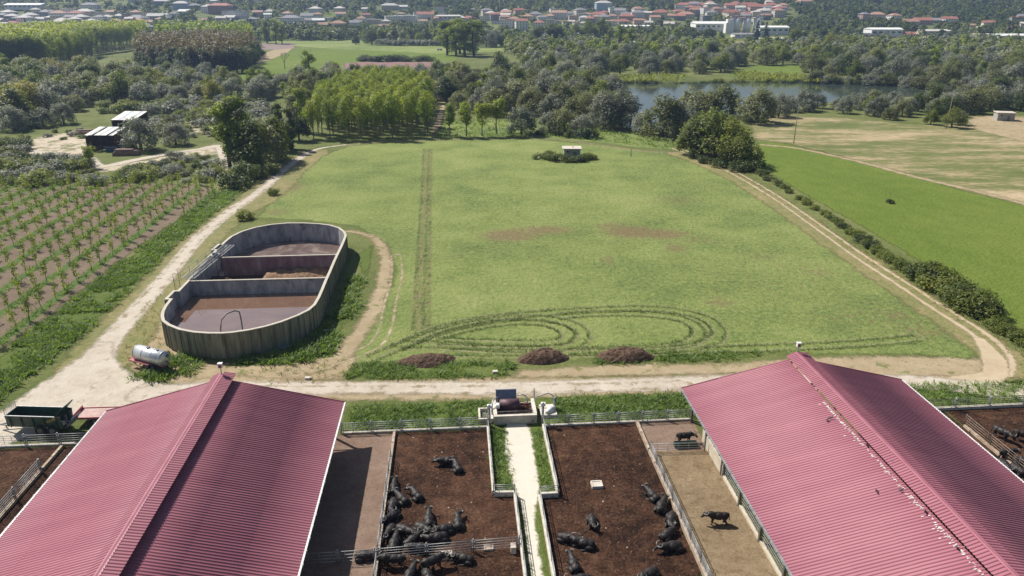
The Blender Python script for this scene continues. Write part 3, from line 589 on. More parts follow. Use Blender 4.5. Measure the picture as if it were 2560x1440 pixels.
# ------------------------------------------------------------------ separator pit at the head of the path
S = thing('separator_pit', 'concrete slurry pit with grille, rusty drum and blue-grey screen at the head of the path', 'slurry pit', (*W(5.9,71.9), 0), RZ)
m = MB(); m.box((0,.15,.55), (4.9,.3,1.1)); m.box((-2.28,2.0,.56), (.34,3.4,1.12)); m.box((2.28,2.0,.56), (.34,3.4,1.12)); m.box((0,3.85,.3),(4.9,.3,.6)); m.build('pit_wall', M_conc, S)
MB().box((-.02,.15,1.118),(4.94,.36,.05)).box((-2.28,2.02,1.135),(.42,3.36,.05)).box((2.28,2.02,1.135),(.42,3.36,.05)).build('coping', M_kerb, S)
MB().box((0,2.0,.2),(4.2,3.4,.3)).build('pit_slurry', M_manure, S)
m = MB()
for i in range(34): m.tube([(-2.05+i*.124,.55,.55),(-2.05+i*.124,.55,1.5)], .016, 5)
m.tube([(-2.1,.55,1.38),(2.1,.55,1.38)], .035, 6); m.tube([(-2.1,.55,.62),(2.1,.55,.62)], .03, 6); m.tube([(0.1,.55,.3),(.1,.55,1.48)], .05, 6); m.build('grille', M_oldsteel, S)
m = MB(); m.tube([(-1.8,2.9,.85),(.7,2.9,.85)], [.72,.72], 20); m.tube([(-1.88,2.9,.85),(-1.78,2.9,.85)], .77, 20); m.tube([(.66,2.9,.85),(.76,2.9,.85)], .77, 20); m.build('drum', M_maroon, S)
m = MB(); m.add([(-2.0,4.05,.75),(.45,4.05,.75),(.45,4.65,1.85),(-2.0,4.65,1.85),(-2.0,4.17,.71),(.45,4.17,.71),(.45,4.77,1.81),(-2.0,4.77,1.81)], [(0,1,2,3),(7,6,5,4),(3,2,6,7),(0,3,7,4),(1,5,6,2),(0,4,5,1)])
m.beam((-1.95,4.7,0),(-1.95,4.72,1.7),.1); m.beam((.4,4.7,0),(.4,4.72,1.7),.1); m.box((-.78,4.72,1.9),(2.5,.16,.08)); m.build('screen', M_bluegrey, S)
m = MB(); m.tube([(-2.62,1.2,.2),(-2.62,1.5,1.2),(-2.5,2.3,1.75),(-2.0,3.0,1.9),(-1.6,3.3,1.5)], .08, 8); m.build('pipe', M_galv, S)
m = MB(); m.tube([(.5,4.0,1.5),(1.2,4.0,1.55),(1.6,3.8,1.4),(1.7,3.5,1.1),(1.7,3.2,.6)], .08, 8); m.build('pipe', M_galv, S)
m = MB(); m.tube([(1.45,2.6,.3),(1.45,2.6,1.0)], [.36,.32], 12); m.tube([(1.45,2.6,1.0),(1.45,2.6,1.25)], [.2,.15], 10); m.box((1.45,2.6,1.1),(.6,.3,.2)); m.build('pump', surf('rusty_pump', [(.3,(.12,.045,.03)),(.7,(.24,.10,.07))], 3, 4, .7), S)
m = MB(); m.box((-1.95,2.0,1.32),(.5,.7,.36)); m.box((-1.95,2.0,1.54),(.36,.5,.1)); m.build('motor', M_white, S)
m = MB(); m.beam((2.55,2.4,0),(2.55,4.3,2.2),.1,.08); m.beam((2.55,4.3,0),(2.55,4.3,2.2),.09); m.build('ladder_rail', M_galv, S)
for (x, h, lab) in ((-3.0, 2.5, 'left'), (3.1, 2.5, 'right')):
    p = thing('gate_post', 'thick white-capped gate post at the %s of the separator pit' % lab, 'post', (*W(5.9+x,71.75), 0), RZ)
    MB().tube([(0,0,0),(0,0,h)], .14, 10).build('pole', M_galv, p)
    MB().box((.02,.05,h+.05),(.5,.4,.34)).tube([(0,0,h+.2),(0,0,h+.34)], [.2,.08], 10).build('cap', M_white, p)
s1 = thing('chamber', 'open white-rimmed concrete chamber on the left of the separator pit', 'chamber', (*W(2.55,73.6), 0), RZ)
m = MB(); 
for s in (-1, 1): m.box((s*.72,0,.3),(.22,2.5,.6)); m.box((0,s*1.15,.3),(1.22,.2,.6))
m.build('rim', M_kerb, s1); MB().box((0,0,.2),(1.2,2.1,.06)).build('chamber_lid', M_oldsteel, s1)
s2 = thing('pump_slab', 'white concrete pump slab with bent pipe on the right of the separator pit', 'pump', (*W(9.9,74.2), 0), RZ)
MB().box((0,0,.2),(1.9,2.4,.4)).build('slab', M_kerb, s2)
m = MB(); m.tube([(-1.5,1.0,1.5),(.2,1.2,1.9),(.75,1.0,1.6),(.8,.95,.4)], .07, 8); m.build('pipe', M_galv, s2)
m = MB(); m.tube([(.85,.4,.4),(.85,.4,1.5)], .16, 10); m.tube([(.85,.4,1.5),(.85,.4,1.8)], [.22,.12], 10); m.build('pump_body', M_galv, s2)
m = MB(); m.tube([(-.3,-1.0,.5),(.3,-.3,.62),(.9,.3,.5)], [.2,.42,.2], 10); m.build('coiled_cover', M_white, s2)
# ------------------------------------------------------------------ slurry tank
TH_ = 3.7
def z7(p): return (380+p[0]/3.692, 540+p[1]/3.692)
RIM = [(85,930),(95,972),(150,1012),(250,1052),(380,1077),(520,1087),(650,1087),(740,1080),(900,1057),(1060,1022),(1200,980),(1350,922),(1450,872),(1510,820),(1550,750),(1580,680),(1612,600),(1648,520),(1690,420),(1722,350),(1760,272),(1785,212),(1795,180),(1780,148),(1730,110),(1650,86),(1550,73),(1400,65),(1250,66),(1100,79),(950,106),(820,146),(730,190),(672,235),(645,262),(612,262),(548,318),(588,318),(520,378),(330,600),(240,692),(198,692),(120,772),(166,774),(120,832),(92,885)]
RP = [np.array(G(*z7(p), TH_)) for p in RIM]
c0 = sum(RP)/len(RP)
def resamp(P, st):
    o = []
    for i in range(len(P)):
        a, b = P[i], P[(i+1) % len(P)]; n = max(1, round(np.hypot(*(b-a))/st))
        o += [a+(b-a)*k/n for k in range(n)]
    return o
def inset(P, d):
    n = len(P); o = []; ar = sum(P[i][0]*P[(i+1) % n][1]-P[(i+1) % n][0]*P[i][1] for i in range(n)); sg = 1 if ar > 0 else -1
    for i in range(n):
        e1 = P[i]-P[i-1]; e2 = P[(i+1) % n]-P[i]; n1 = np.array([-e1[1], e1[0]])/np.hypot(*e1); n2 = np.array([-e2[1], e2[0]])/np.hypot(*e2)
        m = n1+n2; m = m/max(.35, np.hypot(*m)); k = d/max(.5, float(m@n1)); o.append(P[i]+sg*m*k)
    return o
OUT = RP; INN = inset(OUT, .28)
TK = thing('slurry_tank', 'large open oval concrete slurry tank with two cross walls, left of the meadow', 'slurry tank', (c0[0], c0[1], 0))
def ring(P, Pi, z0, z1):
    n = len(P); V = []
    for Q_, z in ((P, z0), (P, z1), (Pi, z1), (Pi, z0)): V += [(q[0]-c0[0], q[1]-c0[1], z) for q in Q_]
    return V, n
ar = sum(OUT[i][0]*OUT[(i+1) % len(OUT)][1]-OUT[(i+1) % len(OUT)][0]*OUT[i][1] for i in range(len(OUT)))
V, n = ring(OUT, INN, -.3, TH_); m = MB()
def fl(q): return q if ar > 0 else q[::-1]
m.add(V, [fl((i, (i+1) % n, n+(i+1) % n, n+i)) for i in range(n)], 0)
m.add(V, [fl((2*n+i, 2*n+(i+1) % n, 3*n+(i+1) % n, 3*n+i)) for i in range(n)], 1)
RS = resamp(OUT, 1.25)
for i, p in enumerate(RS):
    e = RS[(i+1) % len(RS)]-RS[i-1]; rz = math.atan2(e[1], e[0])
    m.box((p[0]-c0[0], p[1]-c0[1], TH_/2-.05), (.15, .22, TH_-.1), rz)
m.build('tank_wall', [M_tankout, M_tankin], TK)
O2 = inset(OUT, -.07); I2 = inset(OUT, .36); V, n = ring(O2, I2, TH_, TH_+.10)
m = MB(); m.add(V, [fl((n+i, n+(i+1) % n, 2*n+(i+1) % n, 2*n+i)) for i in range(n)]+[fl((i, (i+1) % n, n+(i+1) % n, n+i)) for i in range(n)]+[fl((2*n+i, 2*n+(i+1) % n, 3*n+(i+1) % n, 3*n+i)) for i in range(n)])
m.build('tank_rim', M_rim, TK)
def cross(a, b, name, mat):
    p = np.array(G(*z7(a), TH_))-c0; q = np.array(G(*z7(b), TH_))-c0; m = MB(); d = q-p; LEN = np.hypot(*d); rz = math.atan2(d[1], d[0]); c = (p+q)/2
    m.box((c[0], c[1], TH_/2-.2), (LEN, .24, TH_-.1), rz)
    k = int(LEN/2.1)
    for i in range(1, k): x = p+d*i/k; m.box((x[0], x[1], TH_/2-.25), (.14, .36, TH_-.25), rz)
    o = m.build(name, mat, TK); m = MB(); m.box((c[0], c[1], TH_-.08), (LEN, .34, .14), rz); m.build('cross_wall_coping', M_rim, TK)
    return p, q
a1, b1 = cross((645,380), (1712,352), 'cross_wall', M_tankred)
a2, b2 = cross((330,598), (1622,566), 'cross_wall', M_tankin)
# liquid surfaces follow the inner outline, split by the cross walls
def pool(name, sel, z, mat):
    P = [q-c0 for q in INN]; d1 = (b1-a1); d2 = (b2-a2)
    s1_ = lambda p: d1[0]*(p[1]-a1[1])-d1[1]*(p[0]-a1[0]); s2_ = lambda p: d2[0]*(p[1]-a2[1])-d2[1]*(p[0]-a2[0])
    fs = {'far': [s1_], 'near': [lambda p: -s2_(p)], 'mid': [lambda p: -s1_(p), s2_]}[sel]
    for f in fs:
        o = []
        for i in range(len(P)):
            a, b = P[i], P[(i+1) % len(P)]; fa, fb = f(a), f(b)
            if fa >= 0: o.append(a)
            if fa*fb < 0: o.append(a+(b-a)*fa/(fa-fb))
        P = o
    m = MB(); m.prism([(p[0], p[1]) for p in P], z-.3, z); return m.build(name, mat, TK), P
pool('near_pool', 'near', 1.2, M_slurry); pool('far_pool', 'far', .15, M_slurry2); o_, MID = pool('middle_floor', 'mid', .25, M_manure)
# crusted heap in the middle chamber
hp = MB(); g0 = np.array(G(*z7((1010,560)), .8))-c0; g1 = np.array(G(*z7((1620,520)), .8))-c0; nn = 26; mm = 7
dv = g1-g0; nrm = np.array([-dv[1], dv[0]])/np.hypot(*dv)
V = []
for i in range(nn):
    for j in range(mm):
        p = g0+dv*i/(nn-1)+nrm*(j/(mm-1)-.5)*5.0+nrm*1.2
        h = math.sin(math.pi*j/(mm-1))*(.5+1.1*float(vnoise(i*.45, j*.7, 4)))*min(1, i*.6)
        V.append((p[0], p[1], .26+h))
hp.add(V, [(i*mm+j, (i+1)*mm+j, (i+1)*mm+j+1, i*mm+j+1) for i in range(nn-1) for j in range(mm-1)], 0, True); hp.build('crust_heap', M_crust, TK)
# catwalk with railings over the left wall of the tank
cw_ = MB(); pA = np.array(G(455,700,TH_))-c0; pB = np.array(G(560,615,TH_))-c0; dd = (pB-pA); LN = np.hypot(*dd); ex = dd/LN; ey = np.array([ex[1], -ex[0]])
def cwp(s, t, z): q = pA+ex*s*LN+ey*t; return (q[0], q[1], z)
for t in (-.1, .6, 1.3, 1.9): cw_.beam(cwp(0,t,TH_+.15), cwp(1,t,TH_+.15), .1, .12)
k = int(LN/.55)
for i in range(k+1): cw_.beam(cwp(i/k,-.1,TH_+.2), cwp(i/k,1.9,TH_+.2), .06, .05)
cw_.build('catwalk', M_galv, TK)
rl = MB()
for t in (-.15, 1.95):
    for z in (.55, 1.1): rl.tube([cwp(0,t,TH_+.15+z), cwp(.95 if t < 0 else .7,t,TH_+.15+z)], .035, 6)
    for i in range(6): rl.tube([cwp(i/5*(.95 if t < 0 else .7),t,TH_+.1), cwp(i/5*(.95 if t < 0 else .7),t,TH_+1.28)], .035, 6)
rl.build('railing', M_galv, TK)
m = MB(); q = cwp(.62,1.1,TH_); m.box((q[0],q[1],TH_+.55),(1.5,1.1,.12),math.atan2(ex[1],ex[0])); m.box((q[0],q[1],TH_+.85),(.9,.6,.5),math.atan2(ex[1],ex[0])); m.tube([(q[0],q[1],TH_+.6),(q[0],q[1],-.2)], .14, 8); m.build('mixer', M_galv, TK)
m = MB(); q = cwp(-.02,-.6,0)
for i in range(2): m.tube([cwp(-.05+.1*i,-.9,0), cwp(-.05+.1*i,-.9,TH_+1.2)], .04, 6)
for i in range(11): m.tube([cwp(-.05,-.9,.35*i+.3), cwp(.05,-.9,.35*i+.3)], .025, 5)
m.build('ladder', M_oldsteel, TK)
# filling pipe bent over the near rim
pb = np.array(G(563,872))-c0; m = MB(); tx = np.array(G(552,808,TH_+1.0))-c0; 
m.tube([(pb[0]-.1,pb[1],0),(pb[0]-.35,pb[1]+.05,TH_*.6),(tx[0],tx[1]-.2,TH_+.5),(tx[0]+.05,tx[1]+.3,TH_+1.4),(tx[0]+.6,tx[1]+1.0,TH_+2.0),(tx[0]+1.5,tx[1]+1.7,TH_+2.1),(tx[0]+1.9,tx[1]+2.0,TH_+1.8),(tx[0]+2.0,tx[1]+2.0,TH_+.6),(tx[0]+2.0,tx[1]+2.0,1.2)], .10, 8); m.build('filling_pipe', M_oldsteel, TK)
m = MB()
for i in range(4): m.tube([(pb[0]+.1+i*.4,pb[1]-.35,0),(pb[0]+.1+i*.4,pb[1]-.35,1.5+.2*(i % 2))], .08, 7)
m.tube([(pb[0],pb[1]-.35,1.1),(pb[0]+1.5,pb[1]-.35,1.1)], .09, 7); m.box((pb[0]+1.5,pb[1]-.4,1.8),(.35,.3,.45)); m.build('valves', M_oldsteel, TK)
t = tag(MB().box((0,0,.06),(4.6,1.3,.12)).box((.4,.1,.15),(3.9,.9,.06)).build('grey_sheeting', M_bluegrey, None, (*G(682,873),0), .42), 'blue-grey sheeting lying along the foot of the slurry tank', 'sheeting')
p = MB(); p.box((0,0,.75),(.16,.16,1.5),0,0,.8); tag(p.build('short_post', M_oldsteel, None, (*G(795,888),0)), 'short dark post in the weeds before the slurry tank', 'post')
# ------------------------------------------------------------------ heaps
def heap(px, py, L_, Wd, H_, label):
    n = 34; V = []; sd = R.randint(0, 99)
    for j in range(14):
        for i in range(n):
            a = i/n*2*math.pi; r = 1-j/13
            k = 1+.35*(float(vnoise(math.cos(a)*1.6+5, math.sin(a)*1.6+5, sd))-.5)
            x = math.cos(a)*r*k*L_/2; y = math.sin(a)*r*k*Wd/2
            z = H_*(1-r**2.6)*(.72+.38*float(vnoise(x*.9, y*.9, sd+1))+.30*float(vnoise(x*2.4, y*2.4, sd+2)))
            V.append((x, y, max(-.05, z-.04)))
    m = MB(); m.add(V, [(j*n+i, j*n+(i+1) % n, (j+1)*n+(i+1) % n, (j+1)*n+i) for j in range(13) for i in range(n)], 0, False)
    o = m.build('manure_heap', M_manure, None, (*G(px, py), 0), RZ); tag(o, label, 'manure heap', 'manure heaps at the meadow foot')
heap(1070,903,8.4,3.8,.95,'low wide brown manure heap nearest the slurry tank'); heap(1357,897,7.4,3.6,1.2,'dark short manure heap behind the separator pit'); heap(1563,892,8.2,4.0,1.2,'brown manure heap with weeds in front, nearest the right barn')
# ------------------------------------------------------------------ farm trailers
def wheel(parent, x, y, r, wd):
    w_ = MB(); n = 20
    prof = [(r*.55, -wd*.5), (r*.92, -wd*.5), (r, -wd*.32), (r, wd*.32), (r*.92, wd*.5), (r*.55, wd*.5)]
    V = [(a*math.cos(2*math.pi*k/n), b, a*math.sin(2*math.pi*k/n)) for a, b in prof for k in range(n)]
    w_.add(V, [(j*n+k, j*n+(k+1) % n, (j+1)*n+(k+1) % n, (j+1)*n+k) for j in range(5) for k in range(n)], 0, True)
    o = w_.build('wheel', M_rubber, parent, (x, y, r)); h = MB(); h.tube([(0,-wd*.42,0),(0,wd*.42,0)], r*.56, 16); h.tube([(0,-wd*.5,0),(0,wd*.5,0)], r*.2, 10); h.build('rim', M_hub, o)
a = np.array(G(20,1078)); b = np.array(G(150,1082)); ang = math.atan2((b-a)[1], (b-a)[0])
c = np.array(G(96,1086))
t = thing('manure_spreader', 'dark green manure spreader trailer with raised tailgate, on the yard left of the barn', 'trailer', (c[0], c[1]+.9, 0), ang)
m = MB(); l, wd, z0, z1 = 6.4, 2.1, .95, 2.35
for s in (-1, 1):
    m.add([(-l/2,s*wd*.42,z0),(l/2,s*wd*.42,z0),(l/2,s*wd/2,z1),(-l/2,s*wd/2,z1),(-l/2,s*(wd*.42-.06),z0),(l/2,s*(wd*.42-.06),z0),(l/2,s*(wd/2-.06),z1),(-l/2,s*(wd/2-.06),z1)], [(0,1,2,3),(7,6,5,4),(3,2,6,7),(0,3,7,4),(1,5,6,2)])
    for i in range(5): m.box((-l/2+.5+i*1.3, s*(wd/2+.0), (z0+z1)/2), (.1,.1,z1-z0))
m.box((0,0,z0),(l,wd*.84,.1)); m.box((-l/2,0,(z0+z1)/2),(.08,wd*.9,z1-z0)); m.build('body', M_green, t)
m = MB()
for s in (-1, 1): m.box((0,s*wd/2,z1+.04),(l,.12,.08))
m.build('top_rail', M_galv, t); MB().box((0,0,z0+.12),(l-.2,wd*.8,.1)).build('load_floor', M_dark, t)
m = MB(); m.add([(l/2-.9,-1.0,z1-.2),(l/2-.9,1.0,z1-.2),(l/2+.25,1.0,z1+1.05),(l/2+.25,-1.0,z1+1.05),(l/2-.84,-1.0,z1-.26),(l/2-.84,1.0,z1-.26),(l/2+.31,1.0,z1+.99),(l/2+.31,-1.0,z1+.99)], [(0,3,2,1),(4,5,6,7),(3,7,6,2),(0,1,5,4),(0,4,7,3),(1,2,6,5)])
m.beam((l/2-.85,-1.02,z1-.2),(l/2+.3,-1.02,z1+1.05),.12); m.beam((l/2-.85,1.02,z1-.2),(l/2+.3,1.02,z1+1.05),.12); m.build('tailgate', [M_green], t)
m = MB(); m.beam((l/2-1.6,-wd/2-.06,z1-.55),(l/2-.5,-wd/2-.06,z1-.1),.2,.3); m.build('lift_arm', surf('ochre_paint', [(.3,(.28,.19,.06)),(.7,(.4,.28,.1))], 2, 3, .6), t)
m = MB(); m.add([(l/2+.5,-1.0,1.1),(l/2+.5,.7,1.1),(l/2+1.15,.7,2.2),(l/2+1.15,-1.0,2.2),(l/2+.56,-1.0,1.06),(l/2+.56,.7,1.06),(l/2+1.21,.7,2.16),(l/2+1.21,-1.0,2.16)], [(0,1,2,3),(7,6,5,4),(3,2,6,7),(0,4,5,1),(0,3,7,4),(1,5,6,2)]); m.beam((l/2-.3,-1,1.9),(l/2+.7,-1,1.5),.06); m.beam((l/2-.3,-1,1.9),(l/2+1.0,-1,1.95),.06); m.build('deflector_plate', M_bluegrey, t)
for i in (0,): 
    m = MB()
    for s in (-.7, .7): m.tube([(l/2+.15,s*.6,z0),(l/2+.15,s*.6,z1)], .16, 8)
    m.build('beater', M_oldsteel, t)
m = MB(); m.tube([(-l/2-.02,-.9,z1),(-l/2-.02,-.9,z1+.75),(-l/2-.02,.9,z1+.75),(-l/2-.02,.9,z1)], .03, 6)
for i in range(7): m.tube([(-l/2-.02,-.9+i*.3,z1),(-l/2-.02,-.9+i*.3,z1+.75)], .014, 4)
for i in range(3): m.tube([(-l/2-.02,-.9,z1+.2+i*.2),(-l/2-.02,.9,z1+.2+i*.2)], .014, 4)
m.build('front_mesh', M_galv, t)
m = MB(); m.beam((-l/2,-.5,.8),(-l/2-1.7,0,.6),.14); m.beam((-l/2,.5,.8),(-l/2-1.7,0,.6),.14); m.tube([(-l/2-1.2,.2,.7),(-l/2-1.2,.2,0)], .06, 8); m.beam((-l/2,-.5,.8),(l/2,-.5,.8),.14,.2); m.beam((-l/2,.5,.8),(l/2,.5,.8),.14,.2); m.build('chassis', M_oldsteel, t)
for x in (.55, 1.95):
    for s in (-1, 1): wheel(t, x, s*1.0, .62, .42)
t = thing('flatbed_trailer', 'faded red flatbed trailer half hidden behind the left barn roof', 'trailer', (*G(262,1052), 0), .06)
m = MB(); m.box((0,0,1.0),(5.6,2.3,.14)); m.box((-2.75,0,1.25),(.1,2.3,.5)); m.box((0,1.12,1.12),(5.6,.08,.16)); m.box((0,-1.12,1.1),(5.6,.1,.2)); m.build('bed_frame', M_redp, t)
MB().box((.05,0,1.085),(5.3,2.1,.04)).build('bed_floor', surf('pinkish_boards', [(.3,(.40,.25,.23)),(.7,(.54,.40,.36))], 1.2, 4, .8), t)
m = MB(); m.beam((-2.7,-.5,.8),(2.7,-.5,.8),.14,.22); m.beam((-2.7,.5,.8),(2.7,.5,.8),.14,.22); m.beam((2.7,-.4,.75),(4.0,0,.6),.12); m.beam((2.7,.4,.75),(4.0,0,.6),.12); m.build('chassis', M_oldsteel, t)
for s in (-1, 1): wheel(t, -.6, s*.9, .5, .3); wheel(t, .7, s*.9, .5, .3)
a = np.array(G(345,905)); b = np.array(G(418,925)); ang = math.atan2((b-a)[1], (b-a)[0])
t = thing('slurry_tanker', 'silver slurry tanker trailer on a red frame standing in weeds near the tank', 'trailer', (*G(384,918), 0), ang)
m = MB(); rr = 1.0; L2 = 2.35; m.tube([(-L2-.28,0,1.75),(-L2-.22,0,1.75),(-L2,0,1.75),(L2,0,1.75),(L2+.22,0,1.75),(L2+.28,0,1.75)], [.3,.72,rr,rr,.72,.3], 28)
for x in (-L2, -.8, .8, L2): m.tube([(x-.04,0,1.75),(x+.04,0,1.75)], rr+.03, 28)
m.build('barrel', surf('brushed_silver', [(.3,(.50,.51,.53)),(.7,(.66,.67,.68))], 1.2, 3, .38, .5, .5), t)
m = MB(); m.tube([(-.3,0,2.7),(-.3,0,2.92)], .25, 12); m.tube([(1.4,0,2.7),(1.4,0,2.86)], .18, 12); m.tube([(2.2,.1,2.6),(2.5,.2,2.5),(2.66,.3,1.9)], .05, 6); m.build('hatch', M_oldsteel, t)
m = MB(); m.tube([(L2+.28,0,1.4),(L2+.5,0,1.4)], .16, 10); m.tube([(L2+.28,.3,2.1),(L2+.4,.3,2.1)], .22, 10); m.build('valve', M_oldsteel, t)
m = MB(); m.box((-1.1,-.98,1.0),(3.6,.5,.12)); m.beam((-2.9,-.45,.85),(2.6,-.45,.85),.14,.22); m.beam((-2.9,.45,.85),(2.6,.45,.85),.14,.22); m.beam((-2.9,-.45,.85),(-4.1,0,.6),.12); m.beam((-2.9,.45,.85),(-4.1,0,.6),.12); m.build('frame', M_redp, t)
for s in (-1, 1): wheel(t, -.1, s*.85, .52, .35); wheel(t, 1.1, s*.85, .52, .35)
# ------------------------------------------------------------------ huts, sheds and poles
def hut(label, px, py, wx, wy, h, ov, wall, roof, rz=0):
    t = thing('pump_hut', label, 'hut', (*G(px, py), 0), rz)
    m = MB(); m.box((0,0,h/2),(wx,wy,h)); m.build('wall', wall, t)
    m = MB(); m.box((0,0,h+.12),(wx+ov,wy+ov,.24)); m.build('roof', roof, t)
    m = MB(); m.box((wx*.15,-wy/2-.02,.95),(.9,.06,1.9)); m.build('door', M_oldsteel, t)
    m = MB(); m.box((-wx*.28,-wy/2-.02,h*.7),(.7,.05,.5)); m.build('window', M_glass, t); return t
t = hut('small grey hut with flat roof among shrubs on the meadow far edge', 1429,391,5.0,4.0,2.6,.9,M_stone,M_slab)
m = MB(); m.box((.3,.2,2.95),(.4,.4,.18)); m.build('vent', M_oldsteel, t)
hut('lone pale block hut with flat roof in the bare field before the river wood', 2508,300,6.2,5.0,3.0,.7,M_stone,M_slab,-.25)
def shed(label, px, py, wx, wy, h0, h1, rz, strips, group='sheds in the sandy yard'):
    t = thing('farm_shed', label, 'shed', (*G(px, py), 0), rz, group)
    for i in range(len(strips)):
        m = MB(); w_ = wx/len(strips); x = -wx/2+w_*(i+.5)
        def zz(y): return h0+(h1-h0)*(y/wy+.5)
        ya, yb = -wy/2-.4, wy/2+.4
        if strips[i] != 'gap':
            n = 4; V = []
            for k in range(n*2+1):
                xx = x-w_/2+w_*k/(2*n); dz = .018*(k % 2); V += [(xx, ya, zz(ya)+dz), (xx, yb, zz(yb)+dz)]
            m.add(V, [(2*k, 2*k+2, 2*k+3, 2*k+1) for k in range(2*n)]); m.build('roof_sheet', M_tin if strips[i] == 'w' else M_tin2, t)
    m = MB()
    for x in (-wx/2, 0, wx/2):
        for y in (-wy/2, wy/2): hh = h0+(h1-h0)*(y/wy+.5); m.box((x,y,hh/2),(.2,.2,hh))
    m.beam((-wx/2,-wy/2,h0-.1),(wx/2,-wy/2,h0-.1),.14); m.beam((-wx/2,wy/2,h1-.1),(wx/2,wy/2,h1-.1),.14); m.build('frame', M_wood, t)
    m = MB(); m.box((0,wy/2,h1/2-.1),(wx-.2,.08,h1-.3)); m.box((-wx/2,0,h0*.45),(.08,wy,h0*.9)); m.box((wx/2,0,h0*.45),(.08,wy,h0*.9))
    for i in range(4): m.box((-wx*.25,-wy/2,.3+i*.42),(wx*.46,.06,.22))
    m.build('board_wall', M_wood, t); return t
shed('open boarded shed with striped white roof at the sandy yard', 274, 372, 9.5, 8.0, 5.2, 6.4, -.06, ['w','w','g','gap','w','w','g','w','w','gap','g','w'][:12])
shed('farther shed with white sheet roof half behind the grey willow', 330, 325, 8.8, 9.0, 4.5, 6.2, -.08, ['w','w','g','w','w','g','w'])
t = thing('lean_to', 'low grey sheet lean-to on the right of the boarded shed', 'shed', (*G(317,372), 0), .15)
m = MB(); m.add([(-2.8,-2.2,2.7),(2.8,-2.2,3.0),(2.8,2.2,3.9),(-2.8,2.2,3.6),(-2.8,-2.2,2.6),(2.8,-2.2,2.9),(2.8,2.2,3.8),(-2.8,2.2,3.5)], [(0,1,2,3),(7,6,5,4),(0,4,5,1),(1,5,6,2),(2,6,7,3),(3,7,4,0)]); m.build('roof', M_tin2, t)
m = MB(); m.box((-2.6,-2,1.3),(.16,.16,2.6)); m.box((2.6,-2,1.4),(.16,.16,2.8)); m.box((0,2,1.6),(5.2,.1,3.2)); m.build('frame', M_wood, t)
t = tag(MB().box((0,0,.6),(8,3,1.2),0,0,.9).box((.2,0,1.35),(7,2.6,.5),.04,0,.85).box((-.5,.1,1.75),(5.5,2.0,.4),-.05).build('timber_stack', M_timber, None, (*G(318,388), 0), .1), 'reddish stack of old timber before the boarded shed', 'timber stack')
t = thing('skip_container', 'small blue steel skip in front of the boarded shed', 'skip', (*G(283,378), 0), .12)
m = MB(); m.box((0,-1,.75),(3.6,.1,1.5)); m.box((0,1,.75),(3.6,.1,1.5)); m.box((-1.75,0,.75),(.1,2,1.5)); m.box((1.75,0,.75),(.1,2,1.5)); m.box((0,0,.15),(3.5,2,.1)); m.build('skip_shell', M_bluebin, t)
m = MB(); m.box((0,-1.03,1.47),(3.8,.14,.1)); m.box((0,1.03,1.47),(3.8,.14,.1)); m.build('rim', M_galv, t)
t = tag(MB().box((0,0,.5),(9,4,1.0),0,0,.85).box((1,.4,1.2),(6,2.5,.6),.1,0,.8).build('timber_stack', M_timber, None, (*G(205,335), 0), .05), 'low dark timber pile left of the boarded shed', 'timber stack')
def pole(label, px, py, h, arm=True):
    t = thing('utility_pole', label, 'pole', (*G(px, py), 0), 0, 'utility poles by the dry field')
    MB().tube([(0,0,-.1),(0,0,h)], [.15,.09], 8).build('shaft', surf('pole_wood', [(.3,(.22,.19,.16)),(.7,(.34,.30,.26))], 3, 3, .8), t)
    m = MB(); m.box((0,0,h-.5),(1.5,.1,.12)); m.box((0,.02,h-1.1),(.9,.08,.1))
    m.build('crossarm', M_galv, t); m = MB()
    for x in (-.65, 0, .65): m.tube([(x,0,h-.44),(x,0,h-.18)], .05, 7)
    m.build('insulator', M_white, t)
pole('tall utility pole standing alone in the dry field edge', 1984,359,12.5); pole('utility pole against the dark trees beside the bare field', 2365,322,12.5)
tag(MB().box((0,0,1.2),(.2,.2,2.4),0,0,.7).build('field_post', M_oldsteel, None, (*G(1577,392), 0)), 'thin dark post on the meadow right of the grey hut', 'post')
# ------------------------------------------------------------------ buffalo
def blob(parts, vox, name, mat):
    bm = bmesh.new()
    for p in parts:
        if len(p) == 3:
            c, r, q = p; mat_ = Matrix.Translation(c) @ (q or Matrix.Identity(4)) @ Matrix.Diagonal((*r, 1)); bmesh.ops.create_icosphere(bm, subdivisions=2, radius=1, matrix=mat_)
        else:
            a, ra, b, rb = p; n = max(2, int((Vector(b)-Vector(a)).length/(min(ra, rb)*.55))+1)
            for i in range(n+1):
                t = i/n; bmesh.ops.create_icosphere(bm, subdivisions=2, radius=ra+(rb-ra)*t, matrix=Matrix.Translation(Vector(a).lerp(Vector(b), t)))
    me = bpy.data.meshes.new('tmp'); bm.to_mesh(me); bm.free(); o = bpy.data.objects.new('tmp', me); COL.objects.link(o)
    r = o.modifiers.new('r', 'REMESH'); r.mode = 'VOXEL'; r.voxel_size = vox
    s = o.modifiers.new('s', 'SMOOTH'); s.factor = .5; s.iterations = 4
    dg = bpy.context.evaluated_depsgraph_get(); out = bpy.data.meshes.new_from_object(o.evaluated_get(dg)); out.name = name
    bpy.data.objects.remove(o); out.materials.clear(); out.materials.append(mat); out.polygons.foreach_set('use_smooth', np.ones(len(out.polygons), bool)); return out
